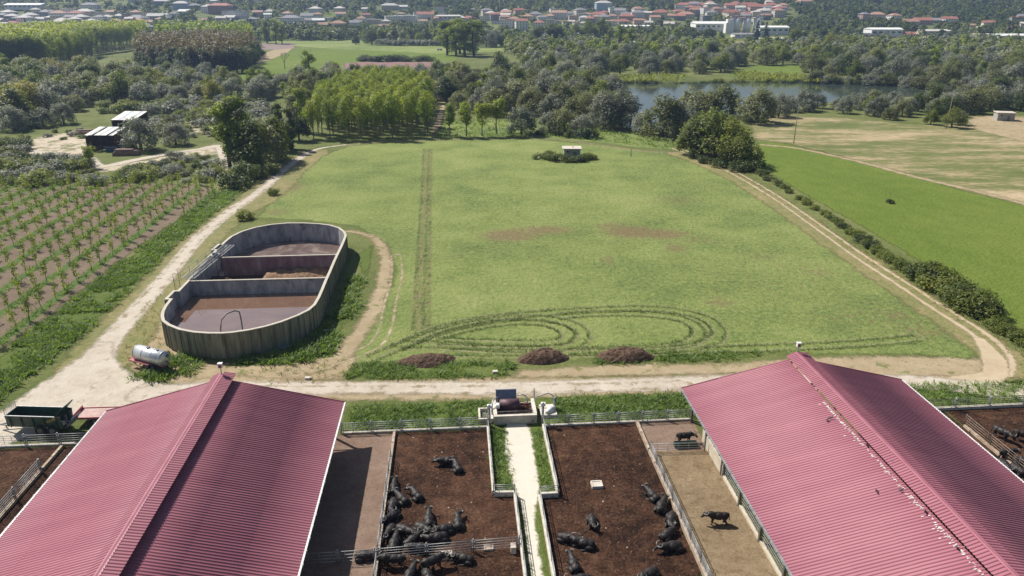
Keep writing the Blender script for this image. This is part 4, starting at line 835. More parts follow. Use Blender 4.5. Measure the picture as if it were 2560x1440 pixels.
def headparts(neck0, turn, pitch, low=0.0):
    """neck and head swung by turn (about z) and pitch; returns blob parts and two horn meshes"""
    M = Matrix.Translation(neck0) @ Matrix.Rotation(turn, 4, 'Z') @ Matrix.Rotation(pitch, 4, 'Y')
    P = lambda x, y, z: tuple(M @ Vector((x, y, z)))
    H = Matrix.Translation(P(.56,0,.06)) @ Matrix.Rotation(turn*1.15, 4, 'Z') @ Matrix.Rotation(pitch+.55, 4, 'Y'); h = lambda x, y, z: tuple(H @ Vector((x, y, z)))
    rot = H.to_3x3().to_4x4()
    parts = [(P(-.1,0,0), .33, P(.45,0,.06), .20), (h(0,0,0), (.20,.16,.17), rot), (h(0,0,0), .155, h(.34,0,-.02), .105), (h(.36,0,-.02), (.12,.115,.09), rot), (h(.08,0,-.06), .12, h(.33,0,-.06), .085)]
    for s in (-1, 1): parts += [(h(-.08,s*.26,-.02), (.05,.15,.075), rot @ Matrix.Rotation(s*-.35, 4, 'Z')), (h(.12,s*.12,.06), (.04,.035,.04), None), (h(.45,s*.05,.02), (.03,.025,.03), None)]
    horns = []
    for s in (-1, 1):
        m = MB(); m.tube([h(-.05,s*.10,.13), h(-.10,s*.24,.17), h(-.20,s*.38,.14), h(-.34,s*.42,.12), h(-.46,s*.34,.15), h(-.52,s*.24,.2)], [.055,.052,.046,.036,.024,.008], 8); horns.append(m)
    return parts, horns
def lying(turn, k):
    p = [((-.62,.0,.44), (.52,.46,.42), None), ((-.1,.03,.50), (.66,.52,.46), None), ((.48,0,.50), (.48,.40,.44), None), ((.1,0,.82), (.75,.12,.12), None), ((-.85,0,.62), (.22,.2,.18), None),
         (( -.62,.46,.27), (.44,.22,.27), None), ((-.62,-.44,.27), (.44,.20,.27), None), ((-.30,.60,.12), .10, (.14,.66,.08), .06), ((.14,.66,.08), .065, (-.1,.74,.06), .06), ((-.28,-.55,.12), .10, (.12,-.60,.08), .06),
         ((.55,.34,.22), .15, (.92,.30,.12), .085), ((.92,.30,.10), .08, (.62,.40,.07), .065), ((.55,-.34,.22), .15, (.88,-.34,.12), .085), ((.88,-.34,.10), .08, (.55,-.42,.07), .065),
         ((-1.04,.05,.55), .055, (-1.2,.18,.2), .04), ((-1.2,.18,.2), .04, (-1.12,.34,.05), .05)]
    hp_, hn = headparts((.82,0,.62), turn, .02); return blob(p+hp_, .036, 'buffalo_body', M_hide), hn
def standing(turn, pitch, mat, step=0.0):
    p = [((-.62,0,1.02), (.50,.36,.42), None), ((-.05,0,.98), (.66,.41,.46), None), ((.5,0,1.02), (.44,.34,.45), None), ((.1,0,1.34), (.8,.10,.10), None), ((-.95,0,1.22), (.16,.18,.14), None), ((.62,0,1.28), (.22,.16,.16), None), ((-.5,0,.68), (.18,.16,.12), None)]
    for s in (-1, 1):
        f = step*s
        p += [((.55,s*.2,.85), .17, (.56+f*.5,s*.22,.48), .09), ((.56+f*.5,s*.22,.48), .085, (.56+f,s*.22,.10), .06), ((.60+f,s*.22,.06), (.11,.08,.07), None),
              ((-.68,s*.2,.92), .24, (-.56-f*.4,s*.24,.60), .14), ((-.56-f*.4,s*.24,.60), .12, (-.78-f*.8,s*.24,.42), .08), ((-.78-f*.8,s*.24,.42), .075, (-.72-f,s*.24,.08), .06), ((-.68-f,s*.24,.06), (.11,.08,.07), None)]
    p += [((-1.08,0,1.22), .05, (-1.16,0,.75), .035), ((-1.16,0,.75), .035, (-1.14,0,.5), .06)]
    hp_, hn = headparts((.84,0,1.16), turn, pitch); return blob(p+hp_, .036, 'buffalo_body', mat), hn
POSE = {'l0': lying(.0, 0), 'l1': lying(.75, 1), 'l2': lying(-.75, 2), 's0': standing(.1, .12, M_brownhide, .05), 's1': standing(-.3, .25, M_hide, -.04)}
HORN = {k: [h.mesh('horn', M_horn) for h in v[1]] for k, v in POSE.items()}
BUF = [ # px, py, head direction in the picture (dx, dy), pose, label
 (1118,1150,-1,.1,'l0','lying buffalo on the left of the pair alone in the upper left pen'),(1142,1163,-.6,-.9,'l1','lying buffalo on the right of the pair alone in the upper left pen'),
 (985,1213,0,-1,'l0','topmost buffalo of the herd along the left pen kerb, facing away'),(1003,1242,-.8,-.6,'l0','lying buffalo just below the topmost one of the herd by the kerb'),
 (1039,1232,-.8,-.8,'l1','lying buffalo on the right of the herd top, head to upper left'),(981,1262,-.4,.9,'l1','buffalo curled against the kerb, third down the herd'),
 (979,1287,-.8,.6,'l0','buffalo against the kerb above the gap in the herd'),(973,1325,-.5,.8,'l0','buffalo at the left of the packed group facing the apron'),
 (1013,1323,1,.35,'l0','shiny buffalo in the packed group with head to the right'),(1059,1320,.9,.4,'l1','buffalo in the centre of the packed group with head down right'),
 (1072,1296,-.15,-1,'l0','buffalo stretching its neck upward at the top of the packed group'),(1145,1301,-.1,-1,'l2','buffalo at the upper right of the packed group, head away'),
 (1107,1320,-1,.25,'l1','brownish-backed buffalo right of the packed group centre, head left'),(1033,1345,.8,-.6,'l0','buffalo low in the packed group with head to upper right'),
 (1091,1341,-1,.3,'l2','buffalo with pale horn above the cross fence, head left'),(986,1354,.3,-1,'l0','buffalo behind the cross fence next to the apron kerb'),(1049,1366,-1,.05,'l0','dark buffalo directly behind the middle of the cross fence'),
 (914,1386,1,-.05,'l0','buffalo resting in the shade on the apron beside the left barn'),
 (984,1395,-1,.05,'s1','standing buffalo below the cross fence, head left to the kerb'),(1082,1400,1,-.35,'s1','standing buffalo below the cross fence with head toward the hatch cover'),(1158,1391,-1,-.1,'l1','lying buffalo below the cross fence right of the hatch cover'),
 (1026,1432,.5,-.9,'l0','buffalo at the picture foot with muzzle raised, left of another'),(1068,1432,-.4,-.9,'l2','lowest buffalo of the left pen, head up at the picture foot'),
 (1630,1233,-.8,-.8,'l0','topmost buffalo at the right pen kerb, pale horns to upper left'),(1655,1261,.3,-1,'l0','second buffalo at the right pen kerb, head against the rails'),(1678,1296,-.1,1,'l1','third buffalo at the right pen kerb, horns toward the viewer'),
 (1671,1330,.6,-.6,'l1','fourth buffalo at the right pen kerb with a shiny back'),(1678,1363,-1,.15,'l0','lowest buffalo of the row at the right pen kerb, head left'),
 (1480,1300,.25,1,'l1','lone buffalo in the middle of the right pen, horned head toward the viewer'),(1420,1343,1,.2,'l1','left buffalo of the pair by the white path kerb'),(1458,1354,-1,-.2,'l2','right buffalo of the pair by the white path kerb'),
 (1434,1405,-.4,-.9,'l0','buffalo below the pair in the right pen, head up left'),(1450,1446,-1,.1,'l0','buffalo cut off by the picture foot below the path-side pair'),(1622,1432,-.8,.5,'l1','buffalo at the picture foot on the right pen side'),
 (1712,1086,1,-.06,'s1','standing buffalo by the trough near the cream barn wall'),(1796,1288,-1,-.05,'s0','brown-black buffalo standing alone on the sandy apron'),
 (2506,1078,.9,.5,'s1','standing buffalo with a light rump in the far right pen'),(2560,1084,1,.2,'s0','buffalo cut by the right picture edge behind the standing one'),(2520,1128,1,-.1,'s1','dark buffalo in the right pen walking to the right edge'),(2560,1152,1,.2,'l0','buffalo at the right edge above the rusty fence'),(2546,1172,.7,.6,'l1','lying buffalo behind the rusty fence, near the right edge'),(2511,1160,.6,.6,'l0','dark buffalo hidden behind the rusty fence rails')]
for px, py, dx, dy, po, lab in BUF:
    z = .5 if po[0] == 'l' else .95
    a = np.array(G(px, py, z)); b = np.array(G(px+dx*8, py+dy*8, z)); ang = math.atan2(b[1]-a[1], b[0]-a[0])
    t = thing('buffalo', lab, 'buffalo', (a[0], a[1], -.02), ang+R.uniform(-.12, .12), 'water buffalo of the herd'); k = R.uniform(.84, .97); t.scale = (k, k, k)
    link('body', POSE[po][0], t)
    for h in HORN[po]: link('horn', h, t)

# scraps and pale stones trodden into the pens
m = MB()
for i in range(34):
    u, v = (R.uniform(-7, 2.4), R.uniform(47, 70.5)) if i % 2 else (R.uniform(9.4, 19.4), R.uniform(47, 70.5))
    x, y = W(u, v); s_ = R.uniform(.04, .13); m.box((x, y, s_*.3), (s_*R.uniform(1, 2.4), s_*R.uniform(.8, 1.6), s_*.7), R.uniform(0, 3), 0, .7)
o = m.build('debris', M_kerb2); o['kind'] = 'stuff'; o['label'] = 'pale stones and scraps scattered over the dark pens'
# ------------------------------------------------------------------ foliage
def leafquads(C, rads, n, size, seed, up=.6, jit=.7, flat=1.0, inner=.35):
    """n leaves over the clumps C (centres) of radii rads: small rhombic faces spread through the outer part of each clump"""
    g = np.random.default_rng(seed); C = np.asarray(C, float); rads = np.asarray(rads, float)
    w_ = rads**2; k = g.choice(len(C), n, p=w_/w_.sum())
    d = g.normal(size=(n, 3)); d /= np.linalg.norm(d, axis=1)[:,None]
    r = rads[k]*(inner+(1-inner)*g.random(n)**.45)*(1+.12*g.normal(size=n))
    P = C[k]+d*r[:,None]*np.array([1, 1, flat])
    nr = d*.8+g.normal(size=(n, 3))*jit*.6+np.array([0, 0, up]); nr /= np.linalg.norm(nr, axis=1)[:,None]
    t = np.cross(nr, g.normal(size=(n, 3))); t /= np.linalg.norm(t, axis=1)[:,None]+1e-9; b = np.cross(nr, t)
    s = (size*(.6+.8*g.random(n)))[:,None]
    V = np.stack([P+t*s, P+b*s*.62, P-t*s, P-b*s*.62], 1).reshape(-1, 3)
    V[:,2] = np.maximum(V[:,2], .02)
    return V, np.arange(4*n).reshape(-1, 4)
def trunkmesh(name, h, r, limbs, mat, seed, lean=.25, crown=None):
    g = random.Random(seed); m = MB(); p = [(0,0,-.2)]; x = y = 0
    for i in range(1, 5): x += g.uniform(-lean, lean); y += g.uniform(-lean, lean); p.append((x, y, h*i/4))
    m.tube(p, [r*1.25, r, r*.8, r*.6, r*.35], 7, 0, False)
    for i in range(limbs):
        t = g.uniform(.35, .95); j = min(3, int(t*4)); q = Vector(p[j]).lerp(Vector(p[j+1]), t*4-j); a = g.uniform(0, 6.28); l = h*g.uniform(.25, .5)
        e = q+Vector((math.cos(a)*l*.7, math.sin(a)*l*.7, l*.75)); m.tube([q, q.lerp(e, .5)+Vector((0,0,-l*.06)), e], [r*.45, r*.3, r*.1], 5, 0, False)
    return m.mesh(name, mat)
M_bark = surf('grey_bark', [(.3,(.06,.05,.04)),(.7,(.14,.12,.10))], 4, 4, .9, stretch=(3,3,.5))
M_bark2 = surf('pale_bark', [(.3,(.12,.11,.09)),(.7,(.24,.22,.18))], 4, 4, .9, stretch=(3,3,.5))
L_poplar = leafmat('poplar_leaves', (0.122,0.171,0.024), (0.220,0.268,0.041), (0.305,0.336,0.073), .45, .48)
L_willow = leafmat('willow_leaves', (.115,.13,.055), (.175,.188,.09), (.26,.265,.155), .5, .42, tint=(1.55,1.6,.8))
L_grey = leafmat('grey_willow_leaves', (.145,.158,.115), (.232,.243,.195), (.33,.34,.285), .5, .34, tint=(1.35,1.4,.95))
L_dark = leafmat('dark_leaves', (0.041,0.063,0.020), (0.076,0.105,0.029), (0.128,0.152,0.049), .5, .38)
L_olive = leafmat('olive_leaves', (0.079,0.105,0.022), (0.146,0.177,0.037), (0.232,0.244,0.067), .5, .45)
L_brown = leafmat('browning_leaves', (0.100,0.095,0.035), (0.155,0.125,0.058), (0.205,0.145,0.080), .4, .25)
L_yel = leafmat('yellowing_leaves', (0.134,0.171,0.029), (0.220,0.232,0.044), (0.317,0.232,0.073), .4, .35)
L_weed = leafmat('weed_leaves', (0.091,0.152,0.030), (0.152,0.226,0.055), (0.226,0.293,0.098), .25, .4, 0)
L_dryw = leafmat('dry_weed_leaves', (0.159,0.165,0.061), (0.244,0.220,0.098), (0.366,0.293,0.159), .3, .35, 0)
L_crop = leafmat('shade_toned_crop_leaves', (.075,.115,.03), (.11,.155,.042), (.155,.195,.062), .25, .35, 0)  # darker than the meadow: shade of the standing crop put into the leaf colour
L_conif = leafmat('conifer_needles', (0.016,0.036,0.020), (0.030,0.060,0.033), (0.060,0.090,0.050), .6, .12)
def clumps(kind, seed):
    g = random.Random(seed); C = []; r = []
    if kind == 'poplar':       # narrow upright crown on a clear stem, 14 m
        for i in range(16):
            z = 4.2+9.2*(i/15); w_ = 1.75*math.sin(math.pi*min(1, .22+.78*(1-i/15)))**.8
            C.append((g.uniform(-1, 1)*w_*.7, g.uniform(-1, 1)*w_*.7, z)); r.append(.55+w_*.62)
    elif kind == 'young':      # lollipop row tree, 10 m
        for i in range(14):
            a = g.uniform(0, 6.3); q = g.uniform(.1, 1.5); z = g.uniform(4.2, 8.8); q *= math.sin(math.pi*(z-3.4)/6.4); C.append((math.cos(a)*q, math.sin(a)*q, z)); r.append(g.uniform(.8, 1.25))
    elif kind == 'willow':     # spreading, many lobes, 10 m
        for i in range(22):
            a = g.uniform(0, 6.3); q = 3.3*math.sqrt(g.random()); z = 3.0+4.6*(1-(q/3.9)**2)*g.uniform(.55, 1.1); C.append((math.cos(a)*q, math.sin(a)*q, z)); r.append(g.uniform(1.0, 1.8))
        for i in range(13): a = i*.5; C.append((math.cos(a)*3.2, math.sin(a)*3.2, g.uniform(1.0, 3.2))); r.append(g.uniform(1.0, 1.6))
    elif kind == 'round':
        for i in range(26):
            a = g.uniform(0, 6.3); q = 2.9*math.sqrt(g.random()); z = 1.6+7.2*(1-(q/3.6)**2)*g.uniform(.25, 1.05); C.append((math.cos(a)*q, math.sin(a)*q, z)); r.append(g.uniform(1.1, 2.0))
    elif kind == 'tall':       # old tall poplar, 20 m, billowing
        for i in range(26):
            z = g.uniform(3, 18.5); w_ = 3.4*math.sin(math.pi*(.12+.8*(z-3)/17)); a = g.uniform(0, 6.3); q = w_*math.sqrt(g.random()); C.append((math.cos(a)*q, math.sin(a)*q, z)); r.append(g.uniform(1.1, 1.9))
    elif kind == 'bush':
        for i in range(16):
            a = g.uniform(0, 6.3); q = 1.5*math.sqrt(g.random()); C.append((math.cos(a)*q, math.sin(a)*q, .5+g.uniform(.1, 1.2)*(1-(q/2)**2))); r.append(g.uniform(.45, .85))
    elif kind == 'sapling':
        for i in range(9): C.append((g.uniform(-.32, .32), g.uniform(-.32, .32), 1.2+i*.29)); r.append(g.uniform(.3, .55))
    elif kind == 'cone':
        for i in range(18): z = 1+13*(i/17); w_ = 3.0*(1-i/18); a = i*2.4; C.append((math.cos(a)*w_*.5, math.sin(a)*w_*.5, z)); r.append(.5+w_*.6)
    elif kind == 'ivy':
        for i in range(24):
            z = g.uniform(.8, 11.5); C.append((g.uniform(-1, 1)*1.0, g.uniform(-1, 1)*1.0, z)); r.append(g.uniform(.7, 1.35)*(1 if z < 9 else .7))
    return C, r
SPEC = { # kind: crown kind, leaf material, n leaves, leaf size, nominal height, trunk (height, radius, limbs), bark, category, flat
 'poplar_tree': ('poplar', L_poplar, 1900, .215, 14.0, (11.5,.15,6), M_bark2), 'young_poplar': ('young', L_poplar, 1900, .19, 10.0, (8,.14,8), M_bark2),
 'willow_tree': ('willow', L_willow, 4200, .225, 10.0, (5.5,.3,8), M_bark), 'grey_willow': ('willow', L_grey, 4200, .225, 10.0, (5.5,.3,8), M_bark),
 'leafy_tree': ('round', L_olive, 4200, .235, 10.0, (6,.28,7), M_bark), 'dark_tree': ('round', L_dark, 4000, .24, 10.0, (6,.28,7), M_bark),
 'tall_poplar': ('tall', L_poplar, 4200, .29, 20.0, (16,.35,10), M_bark), 'browning_tree': ('poplar', L_brown, 1700, .23, 14.0, (11.5,.17,6), M_bark), 'yellowing_tree': ('round', L_yel, 3600, .21, 10.0, (6,.25,7), M_bark),
 'shrub': ('bush', L_olive, 1500, .125, 2.3, (1.2,.06,5), M_bark), 'grey_shrub': ('bush', L_grey, 1500, .125, 2.3, (1.2,.06,5), M_bark), 'dark_shrub': ('bush', L_dark, 1500, .125, 2.3, (1.2,.06,5), M_bark),
 'sapling': ('sapling', L_poplar, 240, .115, 4.0, (3.6,.035,4), M_bark), 'conifer': ('cone', L_conif, 1500, .4, 14.0, (13,.25,0), M_bark), 'ivy_clad_tree': ('ivy', L_dark, 3600, .22, 12.5, (11,.3,4), M_bark)}
CROWN = {}
for ki, (k, sp) in enumerate(SPEC.items()):
    CROWN[k] = []
    for v in range(4):
        C, r = clumps(sp[0], ki*17+v*5+1); V, Fq = leafquads(C, r, sp[2], sp[3], ki*31+v)
        CROWN[k].append((mesh_np(k+'_crown', V, Fq, sp[1]), trunkmesh(k+'_trunk', *sp[5], sp[6], ki*13+v)))
TREES = []
def tree(kind, x, y, h, label, group=None, wide=1.0, z=None, cat=None, nm=None):
    v = R.randrange(4); sp = SPEC[kind]; s = h/sp[4]
    o = thing(nm or kind, label, cat or ('shrub' if 'shrub' in kind else 'tree'), (x, y, tz(x, y) if z is None else z), R.uniform(0, 6.28), group)
    o.scale = (s*wide*R.uniform(.9, 1.12), s*wide*R.uniform(.9, 1.12), s)
    link('trunk', CROWN[kind][v][1], o); link('crown', CROWN[kind][v][0], o); TREES.append((x, y)); return o
def inpoly(px, py, P):
    c = False; j = len(P)-1
    for i in range(len(P)):
        if ((P[i][1] > py) != (P[j][1] > py)) and px < (P[j][0]-P[i][0])*(py-P[i][1])/(P[j][1]-P[i][1])+P[i][0]: c = not c
        j = i
    return c
def scatter(px, sp, maxn=9999, tries=None, avoid=(), seed=1):
    g = random.Random(seed); W_ = GP(px); x0, y0, x1, y1 = bbox(W_, 0); cell = {}; out = []
    tries = tries or int(6*(x1-x0)*(y1-y0)/(sp*sp))
    for _ in range(tries):
        x = g.uniform(x0, x1); y = g.uniform(y0, y1)
        if not inpoly(*Q(x, y), px): continue
        if any((x-a)**2+(y-b)**2 < r*r for a, b, r in avoid): continue
        ci, cj = int(x//sp), int(y//sp)
        if any((x-a)**2+(y-b)**2 < sp*sp for i in (-1,0,1) for j in (-1,0,1) for a, b in cell.get((ci+i, cj+j), ())): continue
        cell.setdefault((ci, cj), []).append((x, y)); out.append((x, y))
        if len(out) >= maxn: break
    return out
def wood(px, sp, mix, hr, labels, group, maxn=9999, avoid=(), seed=1, wide=1.0, pts=None):
    ks = [k for k, w_ in mix for _ in range(int(w_*20))]
    for x, y in (pts if pts is not None else scatter(px, sp, maxn, avoid=avoid, seed=seed)):
        k = R.choice(ks); tree(k, x, y, R.uniform(*hr), labels[k] if isinstance(labels, dict) else labels, group, wide)
def stuffwood(name, P, kinds, hr, label, leaf=140, seed=3, size=1.0, kind='stuff'):
    """one mesh for a far wood that reads as a mass: P = list of (x, y, z)"""
    g = np.random.default_rng(seed); by = {}
    for (x, y, z) in P: by.setdefault(kinds[int(g.integers(len(kinds)))], []).append((x, y, z))
    Vs, Fs, Ms, mats, off = [], [], [], [], 0
    for k, pts in by.items():
        sp = SPEC[k]; mats.append(sp[1]); prot = []
        for v in range(5): C, r = clumps(sp[0], v*7+3); prot.append(leafquads(C, r, leaf, sp[3]*math.sqrt(sp[2]/leaf)*.72*size, v+seed)[0])
        for x, y, z in pts:
            V = prot[int(g.integers(5))]; s = g.uniform(*hr)/sp[4]; a = g.uniform(0, 6.28); c, q = math.cos(a), math.sin(a); wx = s*g.uniform(.95, 1.4)
            Vs.append(np.stack([(V[:,0]*c-V[:,1]*q)*wx+x, (V[:,0]*q+V[:,1]*c)*wx+y, V[:,2]*s+z], 1)); Ms.append(np.full(len(V)//4, len(mats)-1))
    V = np.concatenate(Vs); Fq = np.arange(len(V)).reshape(-1, 4); me = mesh_np(name, V, Fq, mats); me.polygons.foreach_set('material_index', np.concatenate(Ms).astype(np.int32))
    o = link(name, me); o['kind'] = kind; o['label'] = label; return o
# --- the poplar grove behind the meadow
E_ = [(782,354),(930,352),(1064,346),(1085,300),(1072,250),(1010,232),(870,238),(800,280)]
gp = []
for i in range(-3, 16):
    for j in range(-2, 30):
        x, y = -80+i*5.4+R.uniform(-.6, .6), 252+j*6.4+R.uniform(-.8, .8)
        if inpoly(*Q(x, y), E_): gp.append((x, y))
wood(None, 0, [('poplar_tree', 1)], (12.5, 15), 'slim yellow-green poplar in the regular grove behind the meadow', 'poplars of the planted grove', pts=gp, wide=1.15)
for (px, py, h, k, lab) in ((1125,341,12.5,'young_poplar','first young poplar standing free, right of the poplar grove'),(1166,341,13,'young_poplar','second free-standing young poplar right of the grove'),(1205,340,12.5,'young_poplar','slim third free-standing young poplar of the row'),(1243,338,15,'young_poplar','tallest free-standing young poplar of the row, fourth from the grove'),
  (1303,336,12,'grey_willow','silvery willow next to the tallest young poplar of the row'),(1374,333,9.5,'grey_willow','short silvery willow with a clear stem, middle of the tree row'),(1412,335,12.5,'willow_tree','willow just left of the big leafy clump at the row end'),(1455,342,9.5,'grey_willow','low silvery willow with bushes at its foot, right end of the row'),
  (1350,338,2.5,'dark_shrub','dark shrub at the foot of the tree row'),(1430,344,3.2,'dark_shrub','dark shrub at the right of the tree row'),(1480,346,3.5,'dark_shrub','dark shrub ending the tree row toward the grey hut'),
  (1605,333,9,'grey_willow','silvery willow leaning at the near river bank, left one'),(1655,342,17,'willow_tree','big willow before the river, left of the olive bush'),(1690,338,15,'grey_willow','grey willow touching the big olive bush'),
  (1555,318,16,'grey_willow','silvery willow at the left end of the open water'),(1510,322,16,'grey_willow','silvery willow behind the low one near the row end'),
  (778,205,20,'tall_poplar','loose tall poplar at the edge of the bright green field'),(1888,306,16.5,'willow_tree','dark-stemmed willow on the bank before the wide water'),(1945,292,11,'grey_willow','pale willow right of the water gap'),(2010,276,11,'grey_willow','pale low willow over the water, right of the utility pole'),
  (1745,296,18,'willow_tree','tall willow between the two water gaps'),(1800,290,17,'willow_tree','willow on the right of the first water gap'),
  (575,418,21,'tall_poplar','tall light green poplar at the sandy path beside the road'),(603,412,20,'tall_poplar','second light poplar behind the tall one by the road'),(650,412,16,'willow_tree','dark willow among the roadside trees'),(632,425,15,'leafy_tree','olive round tree at the roadside clump foot'),(690,400,15,'leafy_tree','olive tree of the roadside clump near the field corner'),
  (705,378,16,'ivy_clad_tree','ivy-clad leaning trunk at the upper roadside'),(728,372,14,'ivy_clad_tree','second ivy-clad trunk beside the upper road'),(748,352,11,'dark_tree','dark tree at the road bend before the grove'),(615,452,6,'dark_shrub','big dark shrub at the roadside clump, lower end'),(588,470,5,'dark_shrub','lowest dark shrub of the roadside clump'),(660,440,5,'dark_shrub','dark shrub on the road side of the clump'),
  (755,330,16,'tall_poplar','poplar at the grove corner by the road bend'),(770,345,11,'poplar_tree','poplar leaning at the road bend'),
  (352,375,13,'grey_willow','grey willow in front of the white roofed sheds'),(440,362,9,'grey_willow','grey willow on the sandy ground right of the sheds'),(425,340,9,'willow_tree','willow behind the sandy path right of the sheds'),(230,420,8,'young_poplar','slender pale sapling on the sandy yard before the boarded shed'),
  (612,547,2.8,'shrub','small lone tree between road and slurry tank'),(685,487,2.2,'shrub','small shrub at the meadow edge by the road'),
  (535,262,14,'yellowing_tree','reddish-yellow tree on the left of the valley'),(650,225,11,'poplar_tree','bright green poplar near the bright field'),(560,215,12,'yellowing_tree','yellow-green tree left of the bright field'),
  (300,225,12,'leafy_tree','broad olive tree in the left belt'),(45,315,15,'dark_tree','large dark tree at the left picture edge'),(160,310,10,'grey_willow','grey rounded willow left of the sheds'),(110,318,9,'grey_willow','second grey willow left of the sheds')):
    x, y = G(px, py); tree(k, x, y, h, lab, wide=1.15 if 'willow' in k else 1.2 if k in ('young_poplar', 'tall_poplar') else 1)
x, y = G(712, 172); t = thing('bare_tree', 'leafless grey tree standing in the bright green field', 'tree', (x, y, 0))
m = MB(); g_ = random.Random(5)
def branch(p, d, l, r, n):
    q = p+d*l; m.tube([p, q], [r, r*.6], 5, 0, False)
    if n:
        for _ in range(3): branch(q, (d+Vector((g_.uniform(-.8,.8), g_.uniform(-.8,.8), g_.uniform(-.1,.5)))).normalized(), l*.68, r*.6, n-1)
branch(Vector((0,0,-.1)), Vector((0,0,1)), 4.5, .3, 4); m.build('branches', M_bark, t)
# the big olive bush clump beside the track
for i, (px, py, h) in enumerate(((1725,385,10),(1752,392,13),(1790,398,14.5),(1828,408,13),(1858,418,10),(1812,382,13),(1770,378,13))):
    x, y = G(px, py); tree('leafy_tree', x, y, h*1.08, ['leftmost tree of the olive-green clump beside the two-wheel track','tree at the track side of the olive clump, left of its middle','tall middle tree of the olive clump beside the track','tree right of the middle of the olive clump','low right end tree of the olive clump beside the track','tree at the back of the olive clump, right half','tree at the back of the olive clump, left half'][i], 'olive-green tree clump by the track', 1.15)
for px, py, h in ((1735,396,3),(1765,408,3.2),(1800,418,3.4),(1842,428,3.6),(1875,428,4),(1890,418,3.5)): x, y = G(px, py); tree('dark_shrub', x, y, h, 'dark shrub at the foot of the olive clump beside the track', 'shrubs under the olive clump')
# hedge along the right-hand track
HED = curve(GP([(1895,432),(1950,466),(2010,505),(2080,550),(2150,598),(2215,645),(2290,690),(2350,722),(2410,760),(2450,790),(2500,825),(2560,862)]), 7)
for i, (x, y) in enumerate(HED):
    px, py = Q(x, y); big = 2300 < px < 2460
    if not big and R.random() < .12: continue
    tree(R.choice(['shrub','dark_shrub','shrub']), x+R.uniform(-.4,.4), y, R.uniform(2.4,4.2) if big else R.uniform(1.0,1.9), 'large bush in the thick part of the hedge along the track' if big else 'low bush in the hedge between the track and the bright crop', 'hedge bushes along the track', 1.1 if big else 1.3)
x, y = G(2225, 508); tree('dark_shrub', x, y, 1.3, 'small lone shrub in the bright green crop')
for i, (px, py, h) in enumerate(((1352,397,2.4),(1375,400,2.6),(1398,402,2.7),(1375,390,2.2),(1450,401,2.7),(1470,398,2.4),(1440,404,2.3),(1418,404,2.2),(1482,398,1.6))):
    x, y = G(px, py); tree('shrub' if i % 2 else 'dark_shrub', x, y, h, 'bramble shrub around the small grey hut on the meadow', 'shrubs around the meadow hut', 1.3)
# --- belts left

SH = [(*G(268,378), 12), (*G(330,325), 11)]
lab = lambda where: {'willow_tree':'green-grey willow in '+where,'grey_willow':'silver-grey willow in '+where,'leafy_tree':'olive-green tree in '+where,'dark_tree':'dark green tree in '+where,'poplar_tree':'slim light poplar in '+where,'tall_poplar':'tall loose poplar in '+where,'yellowing_tree':'yellowing tree in '+where,'young_poplar':'young poplar in '+where,'browning_tree':'browning slim tree in '+where,'shrub':'olive shrub in '+where,'dark_shrub':'dark shrub in '+where,'grey_shrub':'grey shrub in '+where,'conifer':'dark conifer in '+where,'ivy_clad_tree':'ivy-clad trunk in '+where}
wood([(-60,335),(60,325),(100,300),(260,262),(400,262),(430,240),(380,205),(200,192),(0,182),(-60,185)], 8.8, [('willow_tree',.3),('grey_willow',.2),('leafy_tree',.25),('dark_tree',.05),('yellowing_tree',.1),('tall_poplar',.1)], (9,16), lab('the belt behind the sheds'), 'trees of the left belt', seed=2, avoid=SH, wide=1.15)
wood([(400,262),(520,258),(560,240),(600,262),(680,265),(760,300),(770,250),(850,220),(830,190),(700,215),(620,225),(560,200),(420,188),(380,205)], 9.5, [('willow_tree',.2),('grey_willow',.4),('leafy_tree',.2),('yellowing_tree',.1),('young_poplar',.1)], (8,13), lab('the thicket left of the poplar grove'), 'trees left of the grove', seed=3, wide=1.15, avoid=[(*G(660,262), 14), (*G(600,205), 16)])
wood([(820,232),(880,205),(1000,195),(1100,190),(1150,215),(1090,240),(1000,232)], 12, [('willow_tree',.4),('grey_willow',.3),('dark_tree',.3)], (9,13), lab('the line behind the poplar grove'), 'trees behind the grove', seed=4, wide=1.1)
wood([(370,300),(430,258),(545,258),(640,280),(705,335),(640,345),(560,320),(470,285)], 6.5, [('shrub',.3),('grey_shrub',.25),('grey_willow',.25),('young_poplar',.1),('leafy_tree',.1)], (3,8.5), lab('the scrub between sheds and grove'), 'scrub between sheds and grove', seed=24, wide=1.4, avoid=SH)
wood([(90,345),(140,325),(210,322),(230,345),(180,352)], 5.5, [('shrub',.5),('grey_shrub',.5)], (1.2,2.6), lab('the sandy ground left of the sheds'), 'shrubs left of the sheds', seed=25, wide=1.4, avoid=SH)
